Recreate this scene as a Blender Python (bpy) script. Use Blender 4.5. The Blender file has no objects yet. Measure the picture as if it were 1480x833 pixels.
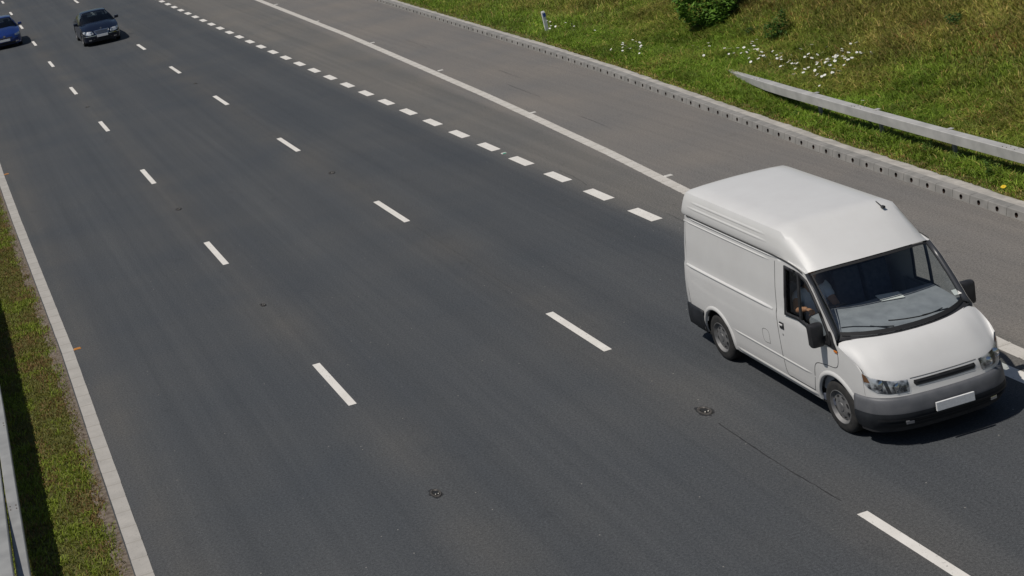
import bpy, bmesh, math, random
import numpy as np
from mathutils import Vector, Matrix
from mathutils.geometry import delaunay_2d_cdt
random.seed(7)
PI = math.pi
R = math.radians
scene = bpy.context.scene
C = scene.collection

# ------------------------------------------------------------------ camera
F, CX, CY = 2233.55, -363.17, -336.69
CAMH, PITCH, YAW, ROLL = 9.0337, .1539, .2169, -.2
cam_d = bpy.data.cameras.new('camera')
cam = bpy.data.objects.new('camera', cam_d)
C.objects.link(cam)
cam_d.sensor_width = 36.0
cam_d.lens = F / 1480 * 36
cam_d.shift_x = -CX / 1480
cam_d.shift_y = CY / 1480
cam_d.clip_start = .1
cam_d.clip_end = 5000
fw = Vector((math.sin(YAW) * math.cos(PITCH), math.cos(YAW) * math.cos(PITCH), -math.sin(PITCH)))
rt = Vector((math.cos(YAW), -math.sin(YAW), 0))
up = rt.cross(fw)
rt2 = rt * math.cos(ROLL) + up * math.sin(ROLL)
up2 = -rt * math.sin(ROLL) + up * math.cos(ROLL)
m = Matrix((rt2, up2, -fw)).transposed().to_4x4()
m.translation = Vector((0, 0, CAMH))
cam.matrix_world = m
scene.camera = cam

# ------------------------------------------------------------------ sky and sun
SUN = Vector((-.54, -.11, 1)).normalized()          # towards the sun
world = bpy.data.worlds.new('World')
scene.world = world
world.use_nodes = True
wn = world.node_tree
bg = wn.nodes['Background']
sky = wn.nodes.new('ShaderNodeTexSky')
sky.sky_type = 'NISHITA'
sky.sun_disc = False
sky.sun_elevation = math.asin(SUN.z)
sky.sun_rotation = math.atan2(SUN.x, SUN.y)
wn.links.new(sky.outputs[0], bg.inputs[0])
bg.inputs[1].default_value = .06
sl = bpy.data.lights.new('sun', 'SUN')
sl.energy = 4.2
sl.angle = R(.5)
sl.color = (1, .955, .89)
so = bpy.data.objects.new('sun', sl)
C.objects.link(so)
so.rotation_euler = (-SUN).to_track_quat('-Z', 'Y').to_euler()
so.location = (0, 0, 30)
vs = scene.view_settings
vs.view_transform = 'Standard'
vs.look = 'None'
vs.exposure = -.32
vs.gamma = 1
vs.use_curve_mapping = False

# ------------------------------------------------------------------ material helpers
def mat(name, col, rough=.6, metal=0., spec=.5, coat=0.):
    mt = bpy.data.materials.new(name)
    mt.use_nodes = True
    b = mt.node_tree.nodes['Principled BSDF']
    b.inputs['Base Color'].default_value = (*col, 1)
    b.inputs['Roughness'].default_value = rough
    b.inputs['Metallic'].default_value = metal
    b.inputs['Specular IOR Level'].default_value = spec
    b.inputs['Coat Weight'].default_value = coat
    b.inputs['Coat Roughness'].default_value = .04
    return mt

class NT:
    """tiny node helper"""
    def __init__(s, mt):
        s.t = mt.node_tree
        s.b = s.t.nodes['Principled BSDF']
    def n(s, kind, **kw):
        nd = s.t.nodes.new(kind)
        for k, v in kw.items():
            setattr(nd, k, v)
        return nd
    def l(s, a, b):
        s.t.links.new(a, b)
    def setin(s, nd, i, v):
        if hasattr(v, 'is_linked') or hasattr(v, 'links'):
            s.l(v, nd.inputs[i])
        else:
            nd.inputs[i].default_value = v
    def math(s, op, a, b=0., c=None, clamp=False):
        nd = s.n('ShaderNodeMath', operation=op)
        nd.use_clamp = clamp
        s.setin(nd, 0, a)
        s.setin(nd, 1, b)
        if c is not None:
            s.setin(nd, 2, c)
        return nd.outputs[0]
    def coords(s, scale=(1, 1, 1), loc=(0, 0, 0)):
        tc = s.n('ShaderNodeTexCoord')
        mp = s.n('ShaderNodeMapping')
        mp.inputs['Scale'].default_value = scale
        mp.inputs['Location'].default_value = loc
        s.l(tc.outputs['Object'], mp.inputs[0])
        return mp.outputs[0]
    def noise(s, scale, detail=3, vec=None, rough=.5, dist=0.):
        nd = s.n('ShaderNodeTexNoise')
        nd.inputs['Scale'].default_value = scale
        nd.inputs['Detail'].default_value = detail
        nd.inputs['Roughness'].default_value = rough
        nd.inputs['Distortion'].default_value = dist
        s.l(vec if vec is not None else s.coords(), nd.inputs['Vector'])
        return nd.outputs['Fac']
    def ramp(s, fac, stops):
        nd = s.n('ShaderNodeValToRGB')
        els = nd.color_ramp.elements
        while len(els) < len(stops):
            els.new(.5)
        for e, (p, c) in zip(els, stops):
            e.position = p
            e.color = (*c, 1) if len(c) == 3 else c
        s.l(fac, nd.inputs[0])
        return nd.outputs[0]
    def mix(s, fac, a, b, mode='MIX'):
        nd = s.n('ShaderNodeMix', data_type='RGBA', blend_type=mode)
        s.setin(nd, 0, fac)
        for i, v in ((6, a), (7, b)):
            if isinstance(v, tuple):
                nd.inputs[i].default_value = (*v, 1)
            else:
                s.l(v, nd.inputs[i])
        return nd.outputs[2]
    def col(s, v):
        s.l(v, s.b.inputs['Base Color'])
    def bump(s, h, strength=.3, dist=.01):
        nd = s.n('ShaderNodeBump')
        nd.inputs['Strength'].default_value = strength
        nd.inputs['Distance'].default_value = dist
        s.l(h, nd.inputs['Height'])
        s.l(nd.outputs[0], s.b.inputs['Normal'])

def noisy(name, c1, c2, scale=8, rough=.7, metal=0., bump=0., spec=.4, coat=0., lo=.35, hi=.65, detail=4):
    mt = mat(name, c1, rough, metal, spec, coat)
    g = NT(mt)
    f = g.noise(scale, detail)
    g.col(g.ramp(f, [(lo, c1), (hi, c2)]))
    if bump:
        g.bump(g.noise(scale * 6, 3), bump)
    return mt

KC = 1.2e-4                                          # the road's gentle bend
def bend(d, y):
    return d + KC * y * y

def asphalt():
    mt = mat('asphalt', (.05, .05, .05), .88, spec=.35)
    g = NT(mt)
    tc = g.n('ShaderNodeTexCoord')
    sp = g.n('ShaderNodeSeparateXYZ')
    g.l(tc.outputs['Object'], sp.inputs[0])
    x, y = sp.outputs[0], sp.outputs[1]
    d = g.math('SUBTRACT', x, g.math('MULTIPLY', g.math('MULTIPLY', y, y), KC))
    cb = g.n('ShaderNodeCombineXYZ')
    g.l(d, cb.inputs[0]); g.l(y, cb.inputs[1])
    # lengthwise streaks
    mp = g.n('ShaderNodeMapping'); mp.inputs['Scale'].default_value = (1, .035, 1)
    g.l(cb.outputs[0], mp.inputs[0])
    streak = g.noise(1.3, 4, mp.outputs[0])
    mp2 = g.n('ShaderNodeMapping'); mp2.inputs['Scale'].default_value = (1, .012, 1)
    g.l(cb.outputs[0], mp2.inputs[0])
    fine = g.noise(6, 3, mp2.outputs[0])
    cloud = g.noise(.33, 5)
    grain = g.noise(95, 2)
    grain2 = g.noise(30, 3, rough=.75)
    spots = g.noise(1.7, 5, rough=.75)
    mr = g.n('ShaderNodeMapRange', interpolation_type='SMOOTHSTEP')      # 0 running lanes .. 1 slip and hard shoulder
    wob = g.math('MULTIPLY_ADD', streak, .5, -.25)
    g.l(g.math('ADD', d, wob), mr.inputs['Value'])
    mr.inputs['From Min'].default_value = 12.0; mr.inputs['From Max'].default_value = 13.15
    dark = g.ramp(streak, [(.3, (.052, .0575, .0645)), (.7, (.064, .069, .0745))])
    light = g.ramp(streak, [(.3, (.112, .109, .103)), (.7, (.134, .129, .121))])
    # dusty band where nobody drives, along the lane lines
    def band(c, w):
        q = g.math('ABSOLUTE', g.math('SUBTRACT', d, c))
        return g.math('SUBTRACT', 1, g.math('DIVIDE', q, w), clamp=True)
    bnd = g.math('MAXIMUM', g.math('MAXIMUM', band(5.1, .75), band(9.0, .8)), band(1.7, .75))
    bnd = g.math('MULTIPLY', bnd, g.math('MULTIPLY_ADD', cloud, .9, -.02))
    c = g.mix(g.math('MULTIPLY', bnd, .75), dark, (.090, .085, .077))
    # polished wheel paths
    tr = g.math('MAXIMUM', g.math('MAXIMUM', band(6.2, .5), band(7.9, .5)), g.math('MAXIMUM', band(2.6, .5), band(4.1, .5)))
    tr = g.math('MAXIMUM', tr, g.math('MAXIMUM', band(10.0, .5), band(11.75, .55)))
    c = g.mix(g.math('MULTIPLY', tr, .45), c, (.050, .055, .061))
    c = g.mix(mr.outputs[0], c, light)
    # warmer, paler hard shoulder past the edge line
    edge = g.n('ShaderNodeMapRange', interpolation_type='SMOOTHSTEP')
    g.l(g.math('SUBTRACT', d, g.math('MULTIPLY', y, .045)), edge.inputs['Value'])
    edge.inputs['From Min'].default_value = 12.4; edge.inputs['From Max'].default_value = 12.75
    c = g.mix(g.math('MULTIPLY', edge.outputs[0], .55), c, (.180, .168, .157))
    c = g.mix(1., c, g.ramp(fine, [(.3, (.93, .93, .93)), (.7, (1.08, 1.07, 1.06))]), 'MULTIPLY')
    c = g.mix(1., c, g.ramp(cloud, [(.3, (.9, .92, .95)), (.7, (1.12, 1.08, 1.04))]), 'MULTIPLY')
    c = g.mix(1., c, g.ramp(grain, [(.3, (.66, .66, .66)), (.55, (1, 1, 1)), (.72, (1.6, 1.55, 1.5))]), 'MULTIPLY')
    c = g.mix(1., c, g.ramp(grain2, [(.32, (.70, .70, .70)), (.66, (1.36, 1.36, 1.34))]), 'MULTIPLY')
    c = g.mix(1., c, g.ramp(spots, [(.27, (.80, .80, .81)), (.40, (1, 1, 1)), (.62, (1, 1, 1)), (.75, (1.10, 1.09, 1.07))]), 'MULTIPLY')
    vor = g.n('ShaderNodeTexVoronoi')                 # pale chippings
    vor.inputs['Scale'].default_value = 5.0
    vor.inputs['Randomness'].default_value = 1
    g.l(g.coords(), vor.inputs['Vector'])
    chip = g.math('LESS_THAN', vor.outputs['Distance'], .05)
    pick = g.math('GREATER_THAN', g.n('ShaderNodeSeparateColor').outputs[0], .5)
    sc = g.n('ShaderNodeSeparateColor'); g.l(vor.outputs['Color'], sc.inputs[0])
    pick = g.math('GREATER_THAN', sc.outputs[0], .72)
    c = g.mix(g.math('MULTIPLY', chip, g.math('MULTIPLY', pick, .7)), c, (.3, .28, .25))
    g.col(c)
    g.bump(grain, .25, .006)
    return mt

M = {}
M['asphalt'] = asphalt()
def paint_mat(name, c1, c2, worn=(.17, .16, .15), th=.62):
    mt = mat(name, c1, .75)
    g = NT(mt)
    a = g.noise(2.2, 5, rough=.7)
    w = g.noise(28, 4, rough=.7)
    c = g.ramp(a, [(.35, c1), (.65, c2)])
    f = g.n('ShaderNodeMapRange'); g.l(w, f.inputs['Value'])
    f.inputs['From Min'].default_value = th; f.inputs['From Max'].default_value = th + .06
    g.col(g.mix(f.outputs[0], c, worn))
    return mt
M['mark'] = paint_mat('road_paint', (.62, .59, .54), (.70, .67, .62))
M['edgemark'] = paint_mat('edge_line_paint', (.47, .44, .395), (.55, .52, .475), (.26, .24, .22), .6)
M['leftmark'] = paint_mat('left_edge_paint', (.34, .32, .29), (.41, .385, .35), (.25, .235, .21), .62)
M['line_grime'] = mat('line_grime', (.315, .295, .265), .9)
M['line_worn'] = mat('line_worn', (.40, .375, .335), .9)
M['tar'] = noisy('tar', (.016, .016, .018), (.03, .03, .03), 12, .7)
M['kerb'] = noisy('kerb_concrete', (.19, .184, .172), (.27, .258, .24), 3.5, .9, bump=.3)
M['kerbtop'] = noisy('haunch_concrete', (.33, .31, .28), (.46, .43, .385), 4.5, .9, bump=.4)
M['hole'] = noisy('drain_dark', (.012, .01, .009), (.05, .022, .012), 30, .8)
M['galv'] = noisy('galvanised_steel', (.35, .345, .33), (.45, .44, .42), 3, .65, .1, bump=.05)
M['galv_left'] = noisy('dull_steel', (.25, .25, .245), (.32, .32, .31), 3, .6, .1, bump=.05)
M['galv_dark'] = noisy('weathered_steel', (.22, .22, .215), (.30, .295, .29), 5, .6, .2)

def soil():
    mt = mat('soil', (.05, .05, .02), .95, spec=.2)
    g = NT(mt)
    a = g.noise(.8, 5); b = g.noise(14, 4, rough=.7)
    c = g.ramp(b, [(.3, (.045, .052, .014)), (.5, (.09, .098, .027)), (.7, (.16, .135, .06))])
    g.col(g.mix(g.math('MULTIPLY', a, .4), c, (.12, .125, .035)))
    g.bump(b, .8, .03)
    return mt
M['soil'] = soil()
M['dirt'] = noisy('dirt_strip', (.10, .075, .055), (.20, .165, .13), 14, .95, bump=.6)

def grass_mat(name, trans=.25):
    mt = mat(name, (.06, .1, .02), .6, spec=.25)
    g = NT(mt)
    at = g.n('ShaderNodeAttribute', attribute_name='tint')
    g.col(at.outputs['Color'])
    tl = g.n('ShaderNodeBsdfTranslucent')
    g.l(at.outputs['Color'], tl.inputs[0])
    mx = g.n('ShaderNodeMixShader'); mx.inputs[0].default_value = trans
    g.l(g.b.outputs[0], mx.inputs[1]); g.l(tl.outputs[0], mx.inputs[2])
    g.l(mx.outputs[0], g.t.nodes['Material Output'].inputs[0])
    return mt
M['grass'] = grass_mat('grass_blades')
M['leaf'] = grass_mat('leaves', .35)

# ------------------------------------------------------------------ object helpers
def finish(name, me, mats=None, parent=None, smooth=None):
    o = bpy.data.objects.new(name, me)
    C.objects.link(o)
    if mats is not None:
        for q in (mats if isinstance(mats, (list, tuple)) else [mats]):
            me.materials.append(q)
    if parent:
        o.parent = parent
    if smooth is not None:
        me.shade_smooth()
        if smooth < 180:
            me.set_sharp_from_angle(angle=R(smooth))
    return o

def bobj(name, bm, mats, parent=None, smooth=None, recalc=True):
    if recalc:
        bmesh.ops.recalc_face_normals(bm, faces=bm.faces)
    me = bpy.data.meshes.new(name)
    bm.to_mesh(me)
    bm.free()
    return finish(name, me, mats, parent, smooth)

def pobj(name, verts, faces, mats, parent=None, smooth=None, recalc=False):
    if recalc:
        bm = bmesh.new()
        vv = [bm.verts.new(v) for v in verts]
        for f in faces:
            if len(set(f)) > 2:
                try:
                    bm.faces.new([vv[i] for i in f])
                except ValueError:
                    pass
        bmesh.ops.remove_doubles(bm, verts=bm.verts, dist=.0004)
        return bobj(name, bm, mats, parent, smooth)
    me = bpy.data.meshes.new(name)
    me.from_pydata([tuple(v) for v in verts], [], faces)
    me.update()
    return finish(name, me, mats, parent, smooth)

def thing(name, label, cat, loc=(0, 0, 0), rz=0, group=None):
    o = bpy.data.objects.new(name, None)
    C.objects.link(o)
    o.location = loc
    o.rotation_euler = (0, 0, rz)
    o['label'] = label
    o['category'] = cat
    if group:
        o['group'] = group
    return o

def tag(o, label, cat, group=None):
    o['label'] = label
    o['category'] = cat
    if group:
        o['group'] = group
    return o

def struct(o, kind='structure', label=None, cat=None):
    o['kind'] = kind
    if label:
        o['label'] = label
    if cat:
        o['category'] = cat
    return o

def box(bm, lo, hi, bev=0.):
    r = bmesh.ops.create_cube(bm, size=1)
    vs_ = r['verts']
    for v in vs_:
        v.co = Vector([lo[i] + (v.co[i] + .5) * (hi[i] - lo[i]) for i in range(3)])
    if bev:
        es = {e for v in vs_ for e in v.link_edges}
        bmesh.ops.bevel(bm, geom=list(es), offset=bev, segments=2, affect='EDGES', profile=.6)

def tube(bm, a, b, r1, r2=None, seg=10, caps=True):
    a, b = Vector(a), Vector(b)
    r2 = r1 if r2 is None else r2
    r = bmesh.ops.create_cone(bm, cap_ends=caps, segments=seg, radius1=r1, radius2=r2, depth=(b - a).length)
    q = (b - a).to_track_quat('Z', 'Y').to_matrix().to_4x4()
    q.translation = (a + b) / 2
    bmesh.ops.transform(bm, matrix=q, verts=r['verts'])

def lathe(bm, prof, seg=32, axis='X', centre=(0, 0, 0)):
    """prof: list of (axial, radius)"""
    rings = []
    for (a, r) in prof:
        ring = []
        for i in range(seg):
            t = 2 * PI * i / seg
            if axis == 'X':
                co = (centre[0] + a, centre[1] + r * math.cos(t), centre[2] + r * math.sin(t))
            else:
                co = (centre[0] + r * math.cos(t), centre[1] + r * math.sin(t), centre[2] + a)
            ring.append(bm.verts.new(co))
        rings.append(ring)
    for A, B in zip(rings, rings[1:]):
        for i in range(seg):
            j = (i + 1) % seg
            bm.faces.new((A[i], A[j], B[j], B[i]))
    return rings

def grid_mesh(P):
    """P: rows of points -> verts, quads"""
    n, k = len(P), len(P[0])
    verts = [tuple(p) for row in P for p in row]
    faces = [(i * k + j, i * k + j + 1, (i + 1) * k + j + 1, (i + 1) * k + j) for i in range(n - 1) for j in range(k - 1)]
    return verts, faces

def join_grids(gs):
    V, Fc = [], []
    for v, f in gs:
        o = len(V)
        V += v
        Fc += [tuple(i + o for i in q) for q in f]
    return V, Fc

def mirror(vf):
    v, f = vf
    return [(-p[0], p[1], p[2]) for p in v], [tuple(reversed(q)) for q in f]

def catmull(pts, n):
    """n samples per span of a Catmull-Rom spline"""
    P = [Vector(p) for p in pts]
    P = [P[0] * 2 - P[1]] + P + [P[-1] * 2 - P[-2]]
    out = []
    for i in range(1, len(P) - 2):
        p0, p1, p2, p3 = P[i - 1:i + 3]
        for k in range(n):
            t = k / n
            out.append(.5 * ((2 * p1) + (p2 - p0) * t + (2 * p0 - 5 * p1 + 4 * p2 - p3) * t * t + (3 * p1 - p0 - 3 * p2 + p3) * t ** 3))
    out.append(P[-2])
    return out

def lerp(a, b, t):
    return a + (b - a) * t

def interp(x, xs, ys):
    return float(np.interp(x, xs, ys))

def inside(pt, poly):
    x, y = pt
    c = False
    n = len(poly)
    for i in range(n):
        x1, y1 = poly[i]
        x2, y2 = poly[(i + 1) % n]
        if (y1 > y) != (y2 > y) and x < (x2 - x1) * (y - y1) / (y2 - y1) + x1:
            c = not c
    return c

def panel2d(outline, holes, fn, step=.07):
    """triangulated (u,z) panel with holes, mapped to 3-D by fn(u,z)"""
    pts, edges = [], []
    def add(poly):
        s = len(pts)
        dense = []
        for i in range(len(poly)):
            a, b = poly[i], poly[(i + 1) % len(poly)]
            L = math.hypot(b[0] - a[0], b[1] - a[1])
            k = max(1, int(L / step))
            for t in range(k):
                dense.append((a[0] + (b[0] - a[0]) * t / k, a[1] + (b[1] - a[1]) * t / k))
        pts.extend(Vector(p) for p in dense)
        n = len(dense)
        edges.extend((s + i, s + (i + 1) % n) for i in range(n))
        return dense
    allp = [add(outline)] + [add(h) for h in holes]
    u0, u1 = min(p[0] for p in outline), max(p[0] for p in outline)
    z0, z1 = min(p[1] for p in outline), max(p[1] for p in outline)
    bd = np.array([q for d in allp for q in d])
    u = u0 + step / 2
    while u < u1:
        z = z0 + step / 2
        while z < z1:
            if inside((u, z), outline) and not any(inside((u, z), h) for h in holes):
                if np.min((bd[:, 0] - u) ** 2 + (bd[:, 1] - z) ** 2) > (step * .5) ** 2:
                    pts.append(Vector((u, z)))
            z += step
        u += step
    vs_, es_, fs_, *_ = delaunay_2d_cdt(pts, edges, [], 0, 1e-5)
    faces = []
    for f in fs_:
        c = sum((vs_[i] for i in f), Vector((0, 0))) / len(f)
        if inside((c.x, c.y), outline) and not any(inside((c.x, c.y), h) for h in holes):
            faces.append(tuple(f))
    return [tuple(fn(v.x, v.y)) for v in vs_], faces

def solid(o, t=.012, off=-1):
    md = o.modifiers.new('thick', 'SOLIDIFY')
    md.thickness = t
    md.offset = off
    return o

# ------------------------------------------------------------------ ground, road, kerb
KY = [12, 21.8, 28, 31, 34.5, 39, 44.4, 50.8, 63.8, 110, 200]
KX = [16.75, 17.22, 17.63, 17.9, 18.2, 18.6, 18.98, 19.29, 19.98, 22.3, 28.5]
def kerb_back(y):                                     # where the kerb meets the grass
    return interp(y, KY, KX) if y > 12 else 16.75 - (12 - y) * .045
def kerb_face(y):
    return kerb_back(y) - .44 + max(0., min(.06, (y - 25) * .002))
def left_edge(y):                                     # right side of the ribbed left line
    return interp(y, [-40, 0, 18.3, 23.4, 28, 39.5, 45.6, 110, 200], [1.2, 1.22, 1.38, 1.47, 1.56, 1.64, 1.71, 2.9, 6.2])
L5Y = [-30, 10, 17.3, 27.5, 31.5, 36.55, 40.55, 45.86, 56.9, 74.04, 120, 200]
L5X = [13.0, 13.0, 13.17, 14.02, 14.40, 14.78, 15.06, 15.37, 16.0, 16.71, 18.9, 24.2]
def line5(y):
    return interp(y, L5Y, L5X)

def strip(xa, xb, ys, z, cols=2):
    P = []
    for y in ys:
        a, b = xa(y), xb(y)
        P.append([(lerp(a, b, j / (cols - 1)), y, z) for j in range(cols)])
    return grid_mesh(P)

ysr = [-60 + i * 2 for i in range(131)]
v, f = strip(lambda y: left_edge(y) - .24, lambda y: kerb_face(y) + .05, ysr, 0., 9)
road = struct(pobj('road', v, f, M['asphalt']))
v, f = strip(lambda y: left_edge(y) - 18.5, lambda y: left_edge(y) - 5.0, ysr, 0., 7)
struct(pobj('road', v, f, M['asphalt']))             # the other carriageway, past the reservation
v, f = strip(lambda y: left_edge(y) - 6.0, lambda y: left_edge(y) - .1, ysr, -.012, 9)
struct(pobj('central_reservation_ground', v, f, M['soil']))

def bank_z(d):
    if d < 1.8:
        return .10 + .03 * d
    e = min(d - 1.8, 14)
    return .154 + .34 * e - .17 * (1 - math.exp(-e / .5))
P = []
ds = [-.12, 0, .15, .4, .8, 1.3, 1.8, 2.0, 2.3, 2.7, 3.2, 4, 5, 6, 7, 8, 10, 12, 14, 16, 22, 40, 120]
for y in [-60 + i * 1.0 for i in range(261)]:
    row = []
    for d in ds:
        kb = kerb_back(y)
        wob = .05 * math.sin(y * .9 + d * 2.1) * math.sin(d * 1.3 + y * .37) if d > 1.2 else 0
        row.append((kb + d, y, (bank_z(d) if d > -.05 else .02) + wob))
    P.append(row)
v, f = grid_mesh(P)
struct(pobj('embankment', v, f, M['soil'], smooth=180))
# ground sheet to the horizon, below the rest
v = [(-1500, -1500, -.25), (1500, -1500, -.25), (1500, 2500, -.25), (-1500, 2500, -.25)]
struct(pobj('ground', v, [(0, 1, 2, 3)], M['soil']))

# --- painted marks, children of the road
def mark(name, x0, x1, y0, y1, m_, skew=.0, z=.004, n=3):
    P = []
    for i in range(n):
        y = lerp(y0, y1, i / (n - 1))
        b = KC * (y * y - y0 * y0)
        P.append([(x0 + b, y, z), (x1 + b, y + skew, z)])
    v_, f_ = grid_mesh(P)
    return pobj(name, v_, f_, m_, road)
for k in range(-2, 14):                               # lane two / three
    y = 21.8 + 9.04 * k
    xc = bend(5.07, y)
    mark('lane_dash', xc - .065, xc + .065, y, y + 2.08, M['mark'])
for a, b in [(-6.2, -4.1), (3.2, 5.3), (12.35, 14.7), (21.04, 23.2), (30.43, 32.6), (39.41, 41.6), (48.45, 50.6), (57.1, 59.3), (65.7, 67.9), (75.1, 77.3), (83.9, 86), (92.4, 94.6), (101.4, 103.6), (110.4, 112.5)]:
    xc = bend(8.99, a)
    mark('lane_dash', xc - .068, xc + .068, a, b, M['mark'])
for k in range(-12, 48):                              # short broad dashes where the slip road joins
    y = 26.75 + 2.009 * k
    xc = bend(12.635, y)
    y -= .24 if k == -1 else 0
    mark('merge_dash', xc - .12, xc + .12, y - .5, y + .5, M['mark'])

def ribbed(name, xa, xb, y0, y1, m_, pitch=.5, grime=None, top=.010, base=.004, parent=road):
    """raised-rib edge line: a flat painted strip with low cross ribs, one mesh"""
    V, Fc = [], []
    y = y0
    while y < y1 - 1e-6:
        prof = [(y, base), (y + pitch - .075, base), (y + pitch - .052, top), (y + pitch - .018, top), (y + pitch, base)]
        s = len(V)
        for (yy, z) in prof:
            j1, j2 = random.uniform(-.003, .003), random.uniform(-.003, .003)
            V.append((xa(yy) + j1, yy, z)); V.append((xb(yy) + j2, yy, z))
        for i in range(4):
            Fc.append((s + 2 * i, s + 2 * i + 1, s + 2 * i + 3, s + 2 * i + 2))
        y += pitch
    o = pobj(name, V, Fc, [m_, grime or M['line_grime']], parent)
    o.data.polygons.foreach_set('material_index', [1 if i % 4 in (1, 3) else 0 for i in range(len(Fc))])
    return o
ribbed('edge_line', lambda y: left_edge(y) - .22, left_edge, 2, 110, M['leftmark'])
ribbed('edge_line', lambda y: line5(y) - .12, lambda y: line5(y) + .12, 2, 110, M['edgemark'], .5, M['line_worn'])

# tar seams and cracks: irregular thin ribbons lying in the asphalt
def seam(name, pts, w, parent=road, z=.0025):
    V, Fc = [], []
    for i in range(len(pts) - 1):
        (xa, ya), (xb, yb) = pts[i], pts[i + 1]
        n = max(2, int(math.hypot(xb - xa, yb - ya) / .12))
        for k in range(n):
            t = k / n
            x, y = lerp(xa, xb, t) + random.gauss(0, .006), lerp(ya, yb, t)
            ww = w * random.uniform(.35, 1.15)
            V.append((x - ww / 2, y, z)); V.append((x + ww / 2, y, z))
    for i in range(0, len(V) - 2, 2):
        Fc.append((i, i + 1, i + 3, i + 2))
    return pobj(name, V, Fc, M['tar'], parent)
seam('tar_seam', [(8.99, 17.75), (8.96, 16.4), (9.0, 14.95)], .022)
seam('tar_seam', [(9.10, 29.9), (9.10, 27.5), (9.06, 24.2)], .006)
for (x, y0, L, w) in [(15.45, 33.5, 2.2, .012), (15.9, 38.6, 2.6, .014), (15.15, 24.4, 1.3, .018),
                      (16.6, 41.5, 2, .015), (12.95, 25.0, 1.6, .012), (12.9, 29.6, 1.8, .010), (16.8, 50, 2.6, .016)]:
    seam('crack', [(x, y0), (x + .06 + random.uniform(-.02, .03), y0 + L * .5), (x + .12, y0 + L)], w)

# --- combined drainage kerb
kerb = thing('drainage_kerb', 'pale concrete drainage kerb with a row of small dark inlet holes', 'kerb')
def kerb_mesh(ya, yb):
    V, Fc, hole_c = [], [], []
    def vert(x, y, z):
        V.append((x, y, z)); return len(V) - 1
    y = ya
    H = .135
    nseg = 12
    while y < yb:
        y1 = y + .484
        xf, xf1 = kerb_face(y), kerb_face(y1)
        def face_pt(s, z):                            # s along the unit, z up; the face leans back
            yy = lerp(y, y1, s)
            return (lerp(xf, xf1, s) + .03 * (z / H), yy, z)
        # front face with a hole
        cs, cz, r = .5, .064, .042
        ring = []
        for i in range(nseg):
            t = 2 * PI * i / nseg
            ring.append((cs + r * math.cos(t) / .49, cz + r * math.sin(t) * 1.05))
        ri = [vert(*face_pt(*q)) for q in ring]
        outer = [(1., cz), (1, H), (cs, H), (0, H), (0, cz), (0, -.01), (cs, -.01), (1, -.01)]
        oi = [vert(*face_pt(*q)) for q in outer]
        oang = [0, 45, 90, 135, 180, 225, 270, 315]
        # fan between the hole ring and the outline
        oa = [i * nseg / 8 for i in range(8)]
        for k in range(8):
            a, b = int(round(oa[k])), int(round(oa[k] + nseg / 8))
            idx = [ri[i % nseg] for i in range(a, b + 1)]
            Fc.append(tuple([oi[k], oi[(k + 1) % 8]] + idx[::-1]))
        # rounded top and back
        for (za, xa_, zb_, xb_) in [(H, .03, H + .012, .045), (H + .012, .045, H + .012, .20), (H + .012, .20, .03, .205)]:
            a = vert(xf + xa_, y, za); b = vert(xf1 + xa_, y1, za)
            c = vert(xf1 + xb_, y1, zb_); d = vert(xf + xb_, y, zb_)
            Fc.append((a, b, c, d))
        hole_c.append(((lerp(xf, xf1, .5) + .03 * cz / H, lerp(y, y1, .5), cz), math.atan2(xf1 - xf, .49)))
        # shadow gap: units butt with a 4 mm joint
        y = y1 + .007
    return V, Fc, hole_c
V, Fc, holes = kerb_mesh(2.07, 112)
pobj('kerb_unit_row', V, Fc, M['kerb'], kerb, recalc=False)
def hole_mesh(c, rr=.042, n=12):
    V, Fc = [], []
    for (dx, r) in ((0, rr), (.09, rr), (.091, 0)):
        for i in range(n):
            t = 2 * PI * i / n
            V.append((c[0] + dx, c[1] + r * math.cos(t), c[2] + r * math.sin(t) * 1.05))
    for k in range(2):
        for i in range(n):
            j = (i + 1) % n
            Fc.append((k * n + i, k * n + j, (k + 1) * n + j, (k + 1) * n + i))
    return V, Fc
near_h = sorted(holes, key=lambda h: abs(h[0][1] - 17) if h[0][1] > 17 else 500 + abs(h[0][1]))
for c, a in near_h[:95]:
    V, Fc = hole_mesh(c)
    pobj('drain_hole', V, Fc, M['hole'], kerb)
V, Fc = join_grids([hole_mesh(c) for c, a in near_h[95:]])
struct(pobj('drain_hole', V, Fc, M['hole'], kerb), 'stuff')
# rough concrete haunching behind the kerb
P = []
y = 0.
while y < 112:
    kb, kf = kerb_back(y), kerb_face(y)
    j = random.uniform(-.035, .05)
    P.append([(kf + .2, y, .142), (kf + .27, y, .138), (kb - .02 + j * .5, y, .122), (kb + .10 + j, y, .085)])
    y += .22
v, f = grid_mesh(P)
pobj('concrete_haunch', v, f, M['kerbtop'], kerb)
# dirt line between the ribbed line and the left grass
P = []
y = 0.
while y < 110:
    e = left_edge(y)
    P.append([(e - .225, y, -.001), (e - .30 - random.uniform(0, .06), y, .004), (e - .40 - random.uniform(0, .08), y, -.006)])
    y += .15
v, f = grid_mesh(P)
struct(pobj('dirt_strip', v, f, M['dirt']))

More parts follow.
